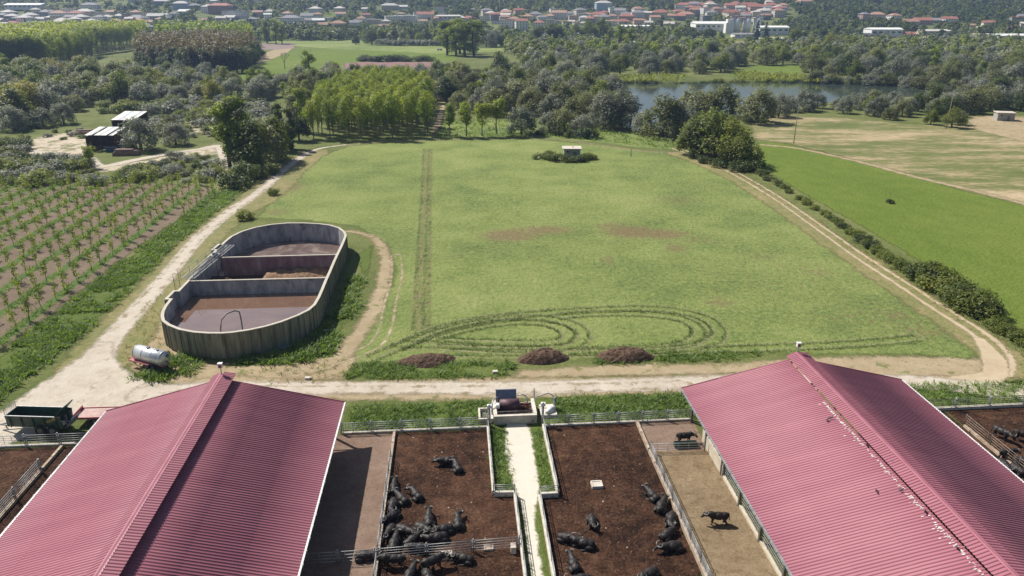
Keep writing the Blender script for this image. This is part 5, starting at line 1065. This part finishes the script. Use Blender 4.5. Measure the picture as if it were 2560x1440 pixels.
# --- centre mass and near bank
wood([(1088,262),(1100,225),(1150,205),(1280,188),(1400,185),(1480,205),(1530,240),(1545,300),(1480,325),(1400,308),(1300,296),(1200,285)], 10, [('willow_tree',.35),('grey_willow',.35),('dark_tree',.1),('leafy_tree',.1),('tall_poplar',.1)], (9,17), lab('the mass between grove and river'), 'trees between grove and river', seed=5, wide=1.15, avoid=[(*G(1140,238), 14)])
wood([(1860,310),(1890,298),(1960,285),(2080,282),(2200,298),(2330,318),(2400,320),(2390,300),(2300,262),(2200,258),(2080,266),(1960,280)], 8.0, [('grey_willow',.4),('willow_tree',.25),('dark_tree',.2),('leafy_tree',.15)], (6,9), lab('the strip between river and dry field'), 'trees on the near river bank', seed=6, wide=1.15, avoid=[(*G(1985,290), 9)])
wood([(2330,290),(2400,296),(2460,280),(2700,285),(2700,262),(2500,262),(2330,250)], 9.5, [('grey_willow',.3),('willow_tree',.4),('dark_tree',.2),('leafy_tree',.1)], (9,12.5), lab('the wood behind the pale block hut'), 'trees behind the bare field', seed=7, wide=1.15)
# --- far bank
wood([(1395,182),(1500,190),(1640,185),(1720,186),(1830,180),(1830,165),(2020,162),(2030,190),(2130,200),(2240,204),(2340,214),(2460,222),(2620,226),(2620,172),(2300,158),(2000,150),(1850,150),(1700,152),(1500,150),(1400,150)], 12.5, [('grey_willow',.35),('willow_tree',.3),('dark_tree',.12),('leafy_tree',.15),('tall_poplar',.08)], (9,17), lab('the wood on the far river bank'), 'trees on the far river bank', seed=8, wide=1.2)
P8 = [(x, y, 0) for x, y in scatter([(1270,135),(1380,178),(1500,150),(1850,152),(2300,158),(2640,175),(2640,112),(2440,108),(2300,112),(2150,108),(1990,112),(1890,122),(1740,122),(1650,104),(1500,112),(1340,98),(1250,112)], 13, seed=9)]
stuffwood('river_woodland', P8, ['grey_willow','willow_tree','leafy_tree','dark_tree','willow_tree','tall_poplar'], (10,15), 'grey-green woodland filling the plain beyond the river', 170, 4)
for i, (px, py, k, h) in enumerate(((1118,138,'tall_poplar',29),(1140,140,'tall_poplar',32),(1162,141,'tall_poplar',34),(1185,140,'tall_poplar',30),(1150,134,'tall_poplar',32),(1216,118,'grey_willow',22),(1240,116,'grey_willow',20),(1265,112,'leafy_tree',16),
  (1350,112,'dark_tree',24),(1385,112,'dark_tree',26),(1290,112,'dark_tree',16),(1470,104,'leafy_tree',26),(1500,105,'tall_poplar',30),(1515,103,'leafy_tree',26),(1440,106,'leafy_tree',22),(1552,126,'tall_poplar',26),(1575,124,'tall_poplar',24),(1690,112,'tall_poplar',22),(1640,118,'leafy_tree',20),(1985,120,'leafy_tree',22),(2078,128,'yellowing_tree',20),(1890,103,'conifer',24),(1912,104,'conifer',22),(930,112,'dark_tree',17),(890,112,'dark_tree',10),(668,108,'tall_poplar',28),(690,110,'tall_poplar',28),(705,109,'tall_poplar',25),(920,108,'dark_tree',15))):
    x, y = G(px, py); tree(k, x, y, h, 'big yellow-green poplar of the tall clump in the pale far field' if 1100 < px < 1190 else lab('the far plain before the town, standing out from its neighbours')[k], 'tall poplar clump in the far field' if 1100 < px < 1190 else 'tall trees standing out in the plain', 1.7 if 1100 < px < 1190 else 1.2)
ROWB = curve(GP([(955,113),(1000,114),(1060,114),(1110,115)]), 5)
for x, y in ROWB: tree('grey_shrub', x, y, R.uniform(6.5, 9), 'grey round bush in the far hedge row behind the pale field', 'bushes of the far hedge row', 1.2)
for px in range(905, 1070, 18): x, y = G(px, 153+R.uniform(-1, 1)); tree('dark_shrub', x, y, R.uniform(4, 7), 'dark bush along the red ploughed field', 'bushes at the red ploughed field', 1.6)
WL = curve(GP([(2040,203),(2110,207),(2240,211),(2340,220),(2450,224),(2560,228)]), 7)
for x, y in WL: tree(R.choice(['grey_willow','willow_tree','dark_tree']), x+R.uniform(-2,2), y+R.uniform(1.5,6), R.uniform(6,11), 'low tree overhanging the far waterline of the river', 'trees at the far waterline', 1.35)
WL = curve(GP([(1480,206),(1560,204),(1700,205),(1830,202),(2040,202)]), 6)
for x, y in WL: tree(R.choice(['shrub','dark_shrub','dark_shrub']), x+R.uniform(-2,2), y+R.uniform(1,4), R.uniform(2.5,5), 'bush at the far waterline of the river', 'bushes at the far waterline', 1.5)
# --- plantations far left: the front rows as trees, the rest as one mass
fr = []
for (a, b, n, rows) in (((-40,190),(120,178),26,2), ((130,172),(215,140),16,2), ((220,138),(330,124),14,1)):
    a = np.array(G(*a)); b = np.array(G(*b)); nv = np.array([-(b-a)[1], (b-a)[0]]); nv /= np.hypot(*nv); nv = nv if nv[1] > 0 else -nv
    for r_ in range(rows):
        for i in range(n): p = a+(b-a)*(i+.5)/n+nv*r_*7+rng.normal(size=2)*.7; fr.append(tuple(p))
wood(None, 0, [('poplar_tree', 1)], (20,25), 'slim poplar in the front of the far left plantation', 'poplars of the far left plantation', pts=fr, wide=1.2)
stuffwood('poplar_plantation', [(x, y, 0) for x, y in scatter([(-80,178),(0,170),(125,160),(210,134),(320,120),(372,112),(362,106),(200,110),(-80,126)], 6.5, seed=12)], ['poplar_tree'], (21,27), 'yellow-green poplar plantation seen as one canopy, far left', 220, 5)
fr = []
for (a, b, n) in (((345,172),(470,185),20), ((475,186),(612,182),18), ((618,178),(650,140),10)):
    a = np.array(G(*a)); b = np.array(G(*b))
    for i in range(n): p = a+(b-a)*(i+.5)/n+rng.normal(size=2)*1.2; fr.append(tuple(p))
wood(None, 0, [('browning_tree',.4),('dark_tree',.35),('ivy_clad_tree',.25)], (14,18), lab('the front of the browning plantation'), 'trees at the front of the browning plantation', pts=fr, wide=1.1)
stuffwood('browning_plantation', [(x, y, 0) for x, y in scatter([(345,165),(470,178),(605,176),(642,138),(560,122),(430,124),(360,138)], 6.5, seed=13)], ['browning_tree'], (17,21), 'plantation with a reddish-brown canopy, left of the bright field', 300, 6)
stuffwood('green_plantation', [(x, y, 0) for x, y in scatter([(395,122),(640,118),(620,108),(520,102),(400,106)], 8, seed=14)], ['poplar_tree'], (20,25), 'pale green plantation behind the browning one', 90, 7)
stuffwood('plain_woodland', [(x, y, 0) for x, y in scatter([(640,106),(740,97),(760,104),(900,98),(1120,112),(1120,102),(1270,108),(1290,98),(1180,92),(930,92),(890,100),(760,92),(640,98)], 14, seed=15)], ['leafy_tree','dark_tree','willow_tree'], (12,18), 'belt of dark woodland across the plain before the town', 120, 8)
# --- orchard saplings and the scrub around the sandy yard
op = []
for i in range(-14, 26):
    for j in range(-30, 40):
        p = O0+ROWN*i*ROW+ROWD*j*4.4+rng.normal(size=2)*.25; q = Q(*p)
        if inpoly(*q, ORCH) and -60 < q[0] < 560 and q[1] < 960: op.append((math.hypot(*p), tuple(p)))
op.sort(); 
for i, (d, p) in enumerate(op[:290]): tree('sapling', p[0], p[1], R.uniform(3.4, 4.8), 'young thin orchard tree in a weedy row, left of the pale road', 'orchard saplings', 1.0+.25*R.random(), z=0)
wood([(250,462),(330,420),(440,395),(530,395),(548,420),(540,455),(420,458)], 4.2, [('shrub',.45),('grey_shrub',.25),('dark_shrub',.3)], (1.5,3.2), lab('the bramble mound between orchard and sandy path'), 'bramble mound shrubs', seed=20, wide=1.4)
wood([(-20,462),(0,350),(60,345),(60,392),(130,400),(200,405),(230,440),(245,462)], 5.0, [('shrub',.5),('grey_shrub',.3),('dark_shrub',.1),('young_poplar',.1)], (1.8,4.5), lab('the scrub at the left edge above the orchard'), 'scrub shrubs at the left edge', seed=21, wide=1.3)
wood([(360,300),(470,290),(540,300),(560,330),(520,350),(455,340),(400,345),(370,330)], 6.0, [('shrub',.4),('grey_shrub',.6)], (1.8,4), lab('the scrub beyond the sandy path'), 'scrub shrubs beyond the sandy path', seed=22, wide=1.3)
wood([(250,285),(420,278),(440,268),(380,255),(260,262)], 6.0, [('shrub',1)], (2.5,5), lab('the overgrown mound behind the sheds'), 'shrubs on the overgrown mound', seed=23, wide=1.5, avoid=SH)
# --- weeds and long grass: leaf tufts nobody could count
def tufts(name, P, h, label, mat, n=7, seed=1, wide=.5):
    g = np.random.default_rng(seed); P = np.asarray(P, float); k = len(P); c = np.repeat(P, n, 0); N_ = k*n
    hh = np.repeat(h*(.5+.9*g.random(k)), n)*(.6+.6*g.random(N_)); a = g.random(N_)*6.283; lean = .3+g.random(N_)*1.5
    b = c+np.stack([np.cos(a), np.sin(a)], 1)*(g.random(N_)*h*wide)[:,None]
    d = np.stack([np.cos(a)*lean, np.sin(a)*lean, np.ones(N_)], 1)*hh[:,None]
    s = np.stack([-np.sin(a), np.cos(a), g.normal(size=N_)*.2], 1)*(hh*.16)[:,None]
    B = np.column_stack([b, np.zeros(N_)])
    V = np.stack([B-s*.35, B+s*.35, B+d*.75+s, B+d-s*.3], 1).reshape(-1, 3)
    o = link(name, mesh_np(name, V, np.arange(4*N_).reshape(-1, 4), mat)); o['kind'] = 'stuff'; o['label'] = label; return o
def fill(poly, dens, seed, world=False):
    g = np.random.default_rng(seed); P = poly if world else GP(poly); x0, y0, x1, y1 = bbox(P, 0); n = int((x1-x0)*(y1-y0)*dens)
    x = g.uniform(x0, x1, n); y = g.uniform(y0, y1, n); s = sdf_poly(x, y, P); cl = vnoise(x*.35, y*.35, seed)+.35*vnoise(x*1.2, y*1.2, seed+1)
    m = (s > (g.random(n)-.6)*1.2) & (cl > .42); return np.stack([x[m], y[m]], 1)
uv = lambda *p: [W(*q) for q in p]
tufts('tall_weeds', fill([(-40,1040),(0,1005),(120,902),(230,815),(330,715),(440,608),(560,514),(600,478),(565,472),(430,566),(300,658),(150,780),(0,885),(-40,920)], 6.5, 31), .45, 'tall green weeds between orchard and road', L_weed, 10, 31)
rows = []
for i in range(-14, 26):
    for t in np.arange(-140, 190, .45):
        p = O0+ROWN*i*ROW+ROWD*t+rng.normal(size=2)*.42; q = Q(*p)
        if inpoly(*q, ORCH) and -20 < q[0] and q[1] < 960 and vnoise(p[0]*.5, p[1]*.5, 8) > .3: rows.append(p)
tufts('row_weeds', rows, .44, 'weeds growing along the orchard rows', L_weed, 10, 32)
tufts('roadside_weeds', np.concatenate([fill(uv((-13,76.8),(3,77.2),(3,71.9),(-13,71.7)), 14, 33, True), fill(uv((11,77.3),(27,77.3),(27,71.7),(11,71.8)), 14, 34, True), fill(uv((51,77),(80,76.5),(80,72),(51,71.8)), 8, 35, True)]), .32, 'bright weeds between the pen fences and the farm road', L_weed, 7, 33)
tufts('path_weeds', np.concatenate([fill(uv((2.95,70.8),(4.2,70.8),(4.5,60),(4.7,59.3),(2.95,59.3)), 16, 36, True), fill(uv((7.9,70.5),(8.8,70.5),(8.8,59),(7.8,59)), 12, 37, True)]), .26, 'grass tufts beside the limestone path', L_weed, 7, 36)
tufts('bank_weeds', np.concatenate([fill([(858,945),(880,915),(960,903),(1280,905),(1290,922),(1250,944),(1000,948)], 8, 38), fill([(1480,914),(1500,890),(1760,880),(1900,880),(1900,896),(1640,908)], 8, 39)]), .34, 'weeds on the bank behind the farm road', L_weed, 7, 38)
tufts('tank_weeds', np.concatenate([fill([(590,912),(600,892),(700,880),(760,862),(830,800),(880,690),(905,700),(885,790),(845,850),(830,895),(720,912)], 7, 40), fill([(405,945),(425,890),(470,885),(515,905),(490,935)], 6, 41), fill([(335,945),(345,920),(410,930),(440,945),(400,955)], 9, 42)]), .5, 'rank weeds around the slurry tank and the silver tanker', L_weed, 8, 40)
tufts('dry_weeds', np.concatenate([fill([(300,900),(340,800),(410,715),(400,860),(420,900),(360,930)], 1.2, 43), fill([(1700,384),(1860,455),(2060,580),(2350,770),(2560,920),(2560,860),(2380,740),(2080,560),(1880,440)], .8, 44), fill([(560,940),(760,900),(860,900),(850,945),(700,965)], 1.2, 45)]), .28, 'dry yellow grass on the verges', L_dryw, 6, 43)
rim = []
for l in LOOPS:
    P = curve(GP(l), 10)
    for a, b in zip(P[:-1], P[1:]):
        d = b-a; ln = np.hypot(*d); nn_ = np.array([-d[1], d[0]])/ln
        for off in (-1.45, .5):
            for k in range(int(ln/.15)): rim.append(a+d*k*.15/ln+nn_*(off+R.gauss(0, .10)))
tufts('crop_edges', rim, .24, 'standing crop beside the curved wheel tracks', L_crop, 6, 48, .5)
tufts('field_weeds', fill([(1090,346),(1110,305),(1250,302),(1420,312),(1560,332),(1690,350),(1690,372),(1480,352),(1330,340)], .35, 49), .8, 'long grass clearing behind the headland track', L_weed, 7, 49)
tufts('bank_reeds', np.concatenate([fill([(1480,206),(1560,204),(1700,204),(1720,190),(1640,188),(1500,194)], .12, 50), fill([(1840,202),(2110,206),(2240,211),(2240,203),(2010,190),(1840,180)], .12, 51)]), 1.8, 'reeds and rank growth on the far river bank', L_olive, 9, 50)
# ------------------------------------------------------------------ the town at the foot of the hills
WALLC = {'white': [(.3,(.70,.69,.66)),(.7,(.80,.79,.76))], 'cream': [(.3,(.60,.53,.42)),(.7,(.70,.63,.52))], 'grey': [(.3,(.24,.24,.25)),(.7,(.36,.36,.37))], 'pink': [(.3,(.48,.32,.27)),(.7,(.58,.42,.36))], 'blue': [(.3,(.34,.42,.52)),(.7,(.44,.52,.62))], 'brown': [(.3,(.25,.18,.14)),(.7,(.34,.26,.21))]}
ROOFC = {'red': [(.3,(.30,.11,.08)),(.7,(.42,.19,.14))], 'terracotta': [(.3,(.34,.19,.13)),(.7,(.46,.29,.21))], 'grey': [(.3,(.20,.19,.20)),(.7,(.30,.29,.30))], 'pale': [(.3,(.46,.43,.40)),(.7,(.60,.57,.53))], 'white': [(.3,(.66,.66,.64)),(.7,(.78,.78,.75))], 'dark': [(.3,(.06,.06,.07)),(.7,(.11,.11,.12))]}
MW = {k: surf(k+'_wall', c, .35, 4, .85) for k, c in WALLC.items()}; MR = {k: surf(k+'_roof', c, .5, 4, .8) for k, c in ROOFC.items()}
HP = []
def house(px, py, wpx, wall, roof, storeys=2, kind='hip', label=None, deep=.75, rz=None, name='house', cat='house', group='houses of the town', hgt=None):
    x, y, z = T(px, py); d = math.hypot(x, y, CH); w_ = wpx*d/F; dp = min(w_*deep, 16) if kind != 'hall' else min(w_*.6, 40)
    h = hgt or storeys*3.2; rz = R.uniform(-.35, .35) if rz is None else rz; HP.append((x, y, max(w_, dp)*.62))
    wl = {'white':'white','cream':'cream','grey':'grey','pink':'salmon pink','blue':'pale blue','brown':'brown'}[wall]; rl_ = {'red':'red','terracotta':'terracotta','grey':'grey','pale':'pale','white':'white','dark':'dark'}[roof]
    lab_ = label or '%s %s-storey house with %s %s roof %s' % (wl, {1:'single',2:'two',3:'three',4:'four',5:'five'}[storeys], rl_, {'hip':'hipped','gable':'gabled','flat':'flat','hall':'low'}[kind], 'at the town far left' if px < 440 else 'left of the valley middle' if px < 900 else 'in the town middle' if px < 1290 else 'right of the town middle' if px < 1700 else 'above the white silos' if px < 2030 else 'on the right wooded slope')
    t = thing(name, lab_, cat, (x, y, z-.8), rz, group)
    m = MB(); m.box((0,0,(h+.8)/2), (w_,dp,h+.8))
    if kind != 'hall':
        for s_ in range(storeys):
            n = max(2, int(w_/3.4))
            for i in range(n):
                for sd in (-1,): m.box((-w_/2+w_*(i+.5)/n, sd*dp/2, .8+s_*3.2+1.7), (1.1, .12, 1.5), 0, 1)
            for i in range(max(2, int(dp/4))):
                for sd in (-1, 1): m.box((sd*w_/2, -dp/2+dp*(i+.5)/max(2, int(dp/4)), .8+s_*3.2+1.7), (.12, 1.1, 1.5), 0, 1)
        if storeys > 1 and w_ > 11: m.box((w_*.12,-dp/2-.6,.8+3.2), (w_*.45,1.2,.16)); m.box((w_*.12,-dp/2-1.15,.8+3.75), (w_*.45,.08,.95))
    else:
        n = max(3, int(w_/7))
        for i in range(n): m.box((-w_/2+w_*(i+.5)/n, -dp/2, .8+h*.62), (w_/n*.55, .12, h*.22), 0, 1)
    m.build('wall', [MW[wall], M_glass], t)
    H = h+.8; o = .6; a, b = w_/2+o, dp/2+o; m = MB()
    if kind in ('hip', 'gable'):
        r = min(w_, dp)*.24; k = max(.2, a-b) if kind == 'hip' else a
        V = [(-a,-b,H),(a,-b,H),(a,b,H),(-a,b,H),(-k,0,H+r),(k,0,H+r)]
        m.add(V, [(0,1,5,4),(2,3,4,5),(1,2,5),(3,0,4),(3,2,1,0)])
    elif kind == 'flat': m.box((0,0,H+.2), (w_+.8,dp+.8,.4)); m.box((w_*.15,0,H+.9), (w_*.25,dp*.3,1.2))
    else:
        m.add([(-a,-b,H),(a,-b,H),(a,0,H+dp*.08),(-a,0,H+dp*.08),(a,b,H),(-a,b,H)], [(0,1,2,3),(3,2,4,5),(1,4,2),(0,3,5),(5,4,1,0)])
    rf = m.build('roof', MR[roof], t)
    if kind in ('hip', 'gable') and R.random() < .6: MB().box((w_*.18,dp*.12,H+min(w_,dp)*.2), (.8,.8,1.8)).build('chimney', MW[wall], rf)
    return t
HS = """70 24 68 white white 1 hall;118 42 26 grey grey 2 hip;150 45 30 white terracotta 2 hip;172 40 26 white pale 3 flat;192 44 28 cream red 2 hip;215 40 34 cream pale 2 hip;228 24 34 white grey 2 hip;280 36 18 cream terracotta 1 gable;346 58 40 white grey 2 hip;392 52 32 grey pale 2 gable;350 5 42 white pale 2 flat;405 13 30 grey pale 2 hip;427 46 16 white white 1 flat;24 66 44 cream red 1 hip;55 58 30 grey grey 2 hip;8 76 26 grey pale 2 gable;78 50 26 cream pale 2 hip;117 74 34 grey terracotta 1 hip;64 84 26 grey pale 2 gable;140 76 24 grey grey 2 hip;34 52 24 grey pale 2 hip;95 66 24 grey grey 1 gable;158 62 24 cream pale 2 hip;12 50 22 grey grey 2 hip;205 54 26 grey pale 2 hip;252 54 22 white grey 2 hip;270 50 22 white pale 1 hip;420 92 38 blue grey 4 flat;374 80 22 grey grey 2 hip;130 56 20 pink pale 2 hip;180 54 22 white grey 2 gable;230 58 22 grey pale 1 hip;48 72 20 grey grey 1 hip;105 54 20 white pale 1 gable;5 62 20 grey pale 2 hip;300 46 20 white pale 1 hip;
455 24 32 blue pale 3 hip;488 25 26 grey grey 2 hip;523 33 24 white pale 3 hip;555 36 52 brown red 4 hip;537 12 16 white pale 2 hip;590 46 54 white grey 3 flat;464 40 24 grey white 2 gable;438 46 22 white grey 2 hip;516 56 18 white terracotta 1 gable;671 54 16 white white 3 gable;730 62 44 white grey 3 hip;776 50 40 white grey 2 gable;797 62 26 grey white 2 gable;806 68 28 brown terracotta 1 gable;846 70 36 pink terracotta 2 hip;
914 32 15 white pale 2 gable;975 24 40 cream pale 2 hip;891 68 28 white grey 2 gable;920 60 62 cream pale 2 flat;962 72 26 white terracotta 1 gable;985 58 40 white white 3 flat;1018 56 44 white white 3 flat;1064 46 38 white red 2 gable;1120 52 54 cream pale 1 hall;1150 50 28 cream pale 1 hip;1172 52 32 pink red 1 hip;1216 52 26 white grey 2 flat;1237 52 22 grey red 3 gable;1008 22 22 white pale 1 gable;1098 52 22 cream terracotta 1 gable;
1266 42 24 cream terracotta 2 gable;1297 36 22 pink red 2 gable;1262 54 26 cream terracotta 2 hip;1285 58 26 white terracotta 2 hip;1267 70 32 white terracotta 3 flat;1303 76 28 white red 4 gable;1347 74 26 white red 3 hip;1318 52 26 cream terracotta 2 hip;1338 46 30 white grey 2 hip;1384 32 18 white pale 2 flat;1398 48 34 white terracotta 3 gable;1420 44 24 white grey 2 gable;1432 50 20 pink pale 2 flat;1450 40 26 cream grey 3 hip;1455 50 26 cream pale 3 flat;1507 32 36 blue pale 5 hip;1496 46 40 white red 2 hip;1506 54 32 cream grey 2 hip;1550 42 26 white grey 3 gable;1566 52 36 pink red 2 hip;1593 48 30 white grey 3 hip;1606 34 18 white pale 1 hip;1646 48 34 cream red 3 hip;1558 60 30 cream red 1 hip;1355 54 24 white grey 2 hip;1375 50 22 cream terracotta 2 hip;1240 60 20 white grey 1 flat;
1653 40 30 cream red 2 hip;1708 22 36 white red 2 hip;1733 18 20 pink red 2 gable;1757 24 40 grey red 2 gable;1773 16 20 cream terracotta 2 hip;1713 46 40 cream terracotta 2 hip;1695 34 26 cream red 1 hip;1766 34 26 white grey 3 flat;1788 22 28 cream pale 2 flat;1803 32 30 white pale 2 flat;1826 28 26 pink red 3 gable;1825 46 30 cream red 3 gable;1847 38 18 white white 2 flat;1872 22 34 cream red 2 gable;1892 28 40 pink red 2 gable;1930 14 28 cream red 3 hip;1928 24 26 pink red 2 hip;1881 42 12 white white 2 hip;1912 50 20 grey terracotta 2 gable;2010 14 32 cream terracotta 2 hip;1945 28 20 white pale 2 hip;1866 44 22 white red 2 hip;1904 38 22 cream terracotta 2 gable;1778 42 24 white grey 2 hip;1838 18 22 cream red 2 hip;1740 30 20 white red 2 gable;
2190 48 32 cream terracotta 2 hip;2272 66 30 cream terracotta 2 gable;2303 62 34 pink red 2 gable;2340 58 26 grey grey 1 gable;2371 60 26 white red 2 gable;2380 44 18 white white 1 flat;2305 38 12 white pale 1 flat;2468 68 20 cream red 2 gable;2540 78 36 cream red 1 hip;2120 62 18 grey grey 1 gable;2268 92 26 white red 1 gable;2425 70 16 cream terracotta 1 gable"""
for l in HS.replace('\n', '').split(';'):
    f = l.split(); house(int(f[0]), int(f[1]), int(f[2]), f[3], f[4], int(f[5]), f[6], hgt=7 if f[6] == 'hall' else None)
PXH = [(int(l.split()[0]), int(l.split()[1])) for l in HS.replace('\n', '').split(';')]
for (xa, xb, ya, yb, n) in ((0,430,40,92,46),(440,900,30,70,14),(900,1260,30,66,18),(1240,1700,34,66,34),(1690,1960,16,58,26),(2100,2560,50,84,8)):
    for _ in range(n*6):
        px, py = R.uniform(xa, xb), R.uniform(ya, yb)
        if any(abs(px-a)/15+abs(py-b)/6 < 1 for a, b in PXH): continue
        PXH.append((px, py)); n -= 1
        house(px, py, R.uniform(15, 26), R.choice(['white','white','cream','cream','pink','grey']), R.choice(['terracotta','terracotta','red','grey','pale','pale']) if xa > 800 else R.choice(['grey','pale','pale','terracotta']), R.choice([1,2,2,3]), R.choice(['hip','hip','gable','flat']))
        if n <= 0: break
def hall(px, py, wpx, wall, roof, h, label, rz=0): return house(px, py, wpx, wall, roof, 1, 'hall', label, rz=rz, name='warehouse', cat='warehouse', group='warehouses of the valley', hgt=h)
hall(1782,76,92,'white','white',9,'long low white hall on the left of the silos'); hall(1928,86,64,'white','white',9,'low white hall on the right of the silos with dark window band')
hall(1862,94,56,'white','grey',4,'grey-roofed loading canopy in front of the silos'); hall(1925,104,52,'white','pale',3.5,'low white tents on the right in front of the silo plant')
hall(2205,92,66,'white','white',9,'white warehouse with windows, left of a red roofed gable in the right plain'); hall(2180,95,54,'grey','dark',4,'dark flat roofed shed before the white warehouse at right'); hall(2158,104,40,'white','pale',4,'small white-blue hall left of the right-hand sheds')
hall(2330,86,60,'cream','pale',4,'cream low hall in the right plain'); hall(2335,104,50,'white','pale',4,'row of white stacks before the dark wide roof at right'); hall(2395,106,72,'grey','dark',5,'wide dark flat roof in the right plain'); hall(2450,96,30,'cream','pale',5,'small pale hall right of the wide dark roof'); hall(2520,102,66,'cream','white',6,'long cream hall at the right picture edge')
x, y, z = T(1866, 82); t = thing('silo_plant', 'white silo plant with three tall silos and a stepped tower', 'silo plant', (x, y, z-.5)); HP.append((x, y, 45)); k_ = math.hypot(x, y, CH)/F
for i, ox in enumerate((-24, -1, 22)):
    m = MB(); rr = 8.6*k_; h = 31*k_; m.tube([(ox*k_,0,0),(ox*k_,0,h)], rr, 20); m.tube([(ox*k_,0,h),(ox*k_,0,h+1.2)], [rr, rr*.2], 20); m.build('silo', MW['white'], t)
m = MB(); m.box((-42*k_,-2,11*k_), (18*k_,12,22*k_)); m.box((-40*k_,0,25*k_), (14*k_,9,9*k_)); m.build('tower', MW['white'], t)
MB().box((-2*k_,0,34.5*k_), (74*k_,7,2.6*k_)).build('gallery', MR['grey'], t)
m = MB(); m.beam((28*k_,-4,33*k_),(34*k_,-4,40*k_),1.0); m.build('elevator', MR['grey'], t)
for i in range(7):
    x, y, z = T(1556+i*11, 69-abs(i-3)*.4); k_ = math.hypot(x, y, CH)/F; t = thing('greenhouse', 'white plastic greenhouse tunnel in the row before the town', 'greenhouse', (x, y, z-.2), R.uniform(-.05,.05), 'greenhouse tunnels'); HP.append((x, y, 10))
    m = MB(); n = 12; V = []
    for yy in (-14, 14):
        for q in range(n+1): a = math.pi*q/n; V.append((math.cos(a)*5.6*k_, yy, math.sin(a)*4.2*k_))
    m.add(V, [(q, q+1, n+2+q, n+1+q) for q in range(n)]+[tuple(range(n+1)), tuple(range(n+1, 2*n+2))[::-1]]); m.build('cover', MR['white'], t)
    MB().box((0,-14.05,1.2),(2.4,.1,2.4)).build('door', M_galv, t)
x, y, z = T(466, 24); t = thing('bell_tower', 'pale bell tower of the hillside church at the left', 'tower', (x, y+8, z)); k_ = math.hypot(x, y, CH)/F
MB().box((0,0,12*k_),(6*k_,6*k_,24*k_)).build('shaft', MW['blue'], t); m = MB(); m.add([(-3.4*k_,-3.4*k_,24*k_),(3.4*k_,-3.4*k_,24*k_),(3.4*k_,3.4*k_,24*k_),(-3.4*k_,3.4*k_,24*k_),(0,0,29*k_)], [(0,1,4),(1,2,4),(2,3,4),(3,0,4),(3,2,1,0)]); m.build('roof', MR['grey'], t)
m = MB(); m.box((0,-3*k_,20*k_),(2.4*k_,.3,3.4*k_)); m.build('belfry_opening', M_glass, t)
# small things standing in the plain
t = thing('farm_cart', 'tiny pale cart standing in the far pale green field', 'cart', (*G(1099,126), 0)); m = MB(); m.box((0,0,1.2),(5,2.2,1.2)); m.build('cart_box', M_slab, t)
for xx in (-1.4, 1.4): wheel(t, xx, -1.0, .6, .4); wheel(t, xx, 1.0, .6, .4)
t = thing('tarp_stack', 'black sheeted stack on bare soil behind the poplar grove', 'stack', (*G(1140,243), 0), .3)
m = MB(); m.add([(-4,-2,0),(4,-2,0),(4,2,0),(-4,2,0),(-3.4,-1.2,2.4),(3.6,-1,3.0),(3.4,1.2,2.8),(-3.2,1,2.2)], [(0,1,5,4),(1,2,6,5),(2,3,7,6),(3,0,4,7),(4,5,6,7)]); m.build('sheet_cover', M_dark, t)
# woodland over the hills, leaving the houses free
g = np.random.default_rng(77); xx = g.uniform(-1300, 1500, 26000); yy = g.uniform(945, 1900, 26000); zz = terr(xx, yy)
HA = np.array(HP); keep = (np.abs(xx) < .74*yy+20) & (zz < 62) & (zz > -.5)
pxx = 1280+F*xx/(yy*cT+(CH-zz)*sT); pyy = 720-F*(yy*sT-(CH-zz)*cT)/(yy*cT+(CH-zz)*sT)
dens = np.where(pxx < 320, .25, np.where(pxx < 640, .55, np.where((pxx > 1230) & (pxx < 1950) & (pyy > 18), .35, 1.0)))
keep &= g.random(26000) < dens
for hx, hy, hr in HP: keep &= ~((np.abs(xx-hx) < hr+5) & (yy > hy-48-hr) & (yy < hy+hr+2))
cell = {}; HW = []
for x, y, z in zip(xx[keep], yy[keep], zz[keep]):
    c = (int(x//10), int(y//10))
    if cell.get(c, 0) < 1: cell[c] = 1; HW.append((x, y, z))
stuffwood('hill_woodland', HW, ['dark_tree','leafy_tree','dark_tree','willow_tree'], (9,15), 'dark woodland covering the hills behind the town', 70, 9, 1.0)
n_ = 0
for i in range(700):
    j = R.randrange(len(HP)); x = HP[j][0]+R.uniform(-40, 40); y = HP[j][1]+R.uniform(-30, 12)
    if any(abs(x-hx) < hr+2 and hy-hr-16 < y < hy+hr for hx, hy, hr in HP): continue
    tree(R.choice(['dark_tree','leafy_tree','dark_tree','conifer','willow_tree']), x, y, R.uniform(6, 12), 'small garden tree between the houses of the far town', 'garden trees of the town', 1.1, nm='garden_tree', cat='tree'); n_ += 1
    if n_ >= 110: break
# ------------------------------------------------------------------ air
m, N, L = new_mat('haze'); v = N.new('ShaderNodeVolumePrincipled'); v.inputs['Color'].default_value = (.46,.63,1,1); v.inputs['Density'].default_value = .00014; v.inputs['Anisotropy'].default_value = .2
o = N.new('ShaderNodeOutputMaterial'); L.new(v.outputs[0], o.inputs['Volume'])
hz = MB().box((100, 2800, 190), (9000, 6800, 400)).build('haze', m); hz['kind'] = 'stuff'; hz['label'] = 'thin blue summer haze over the valley'
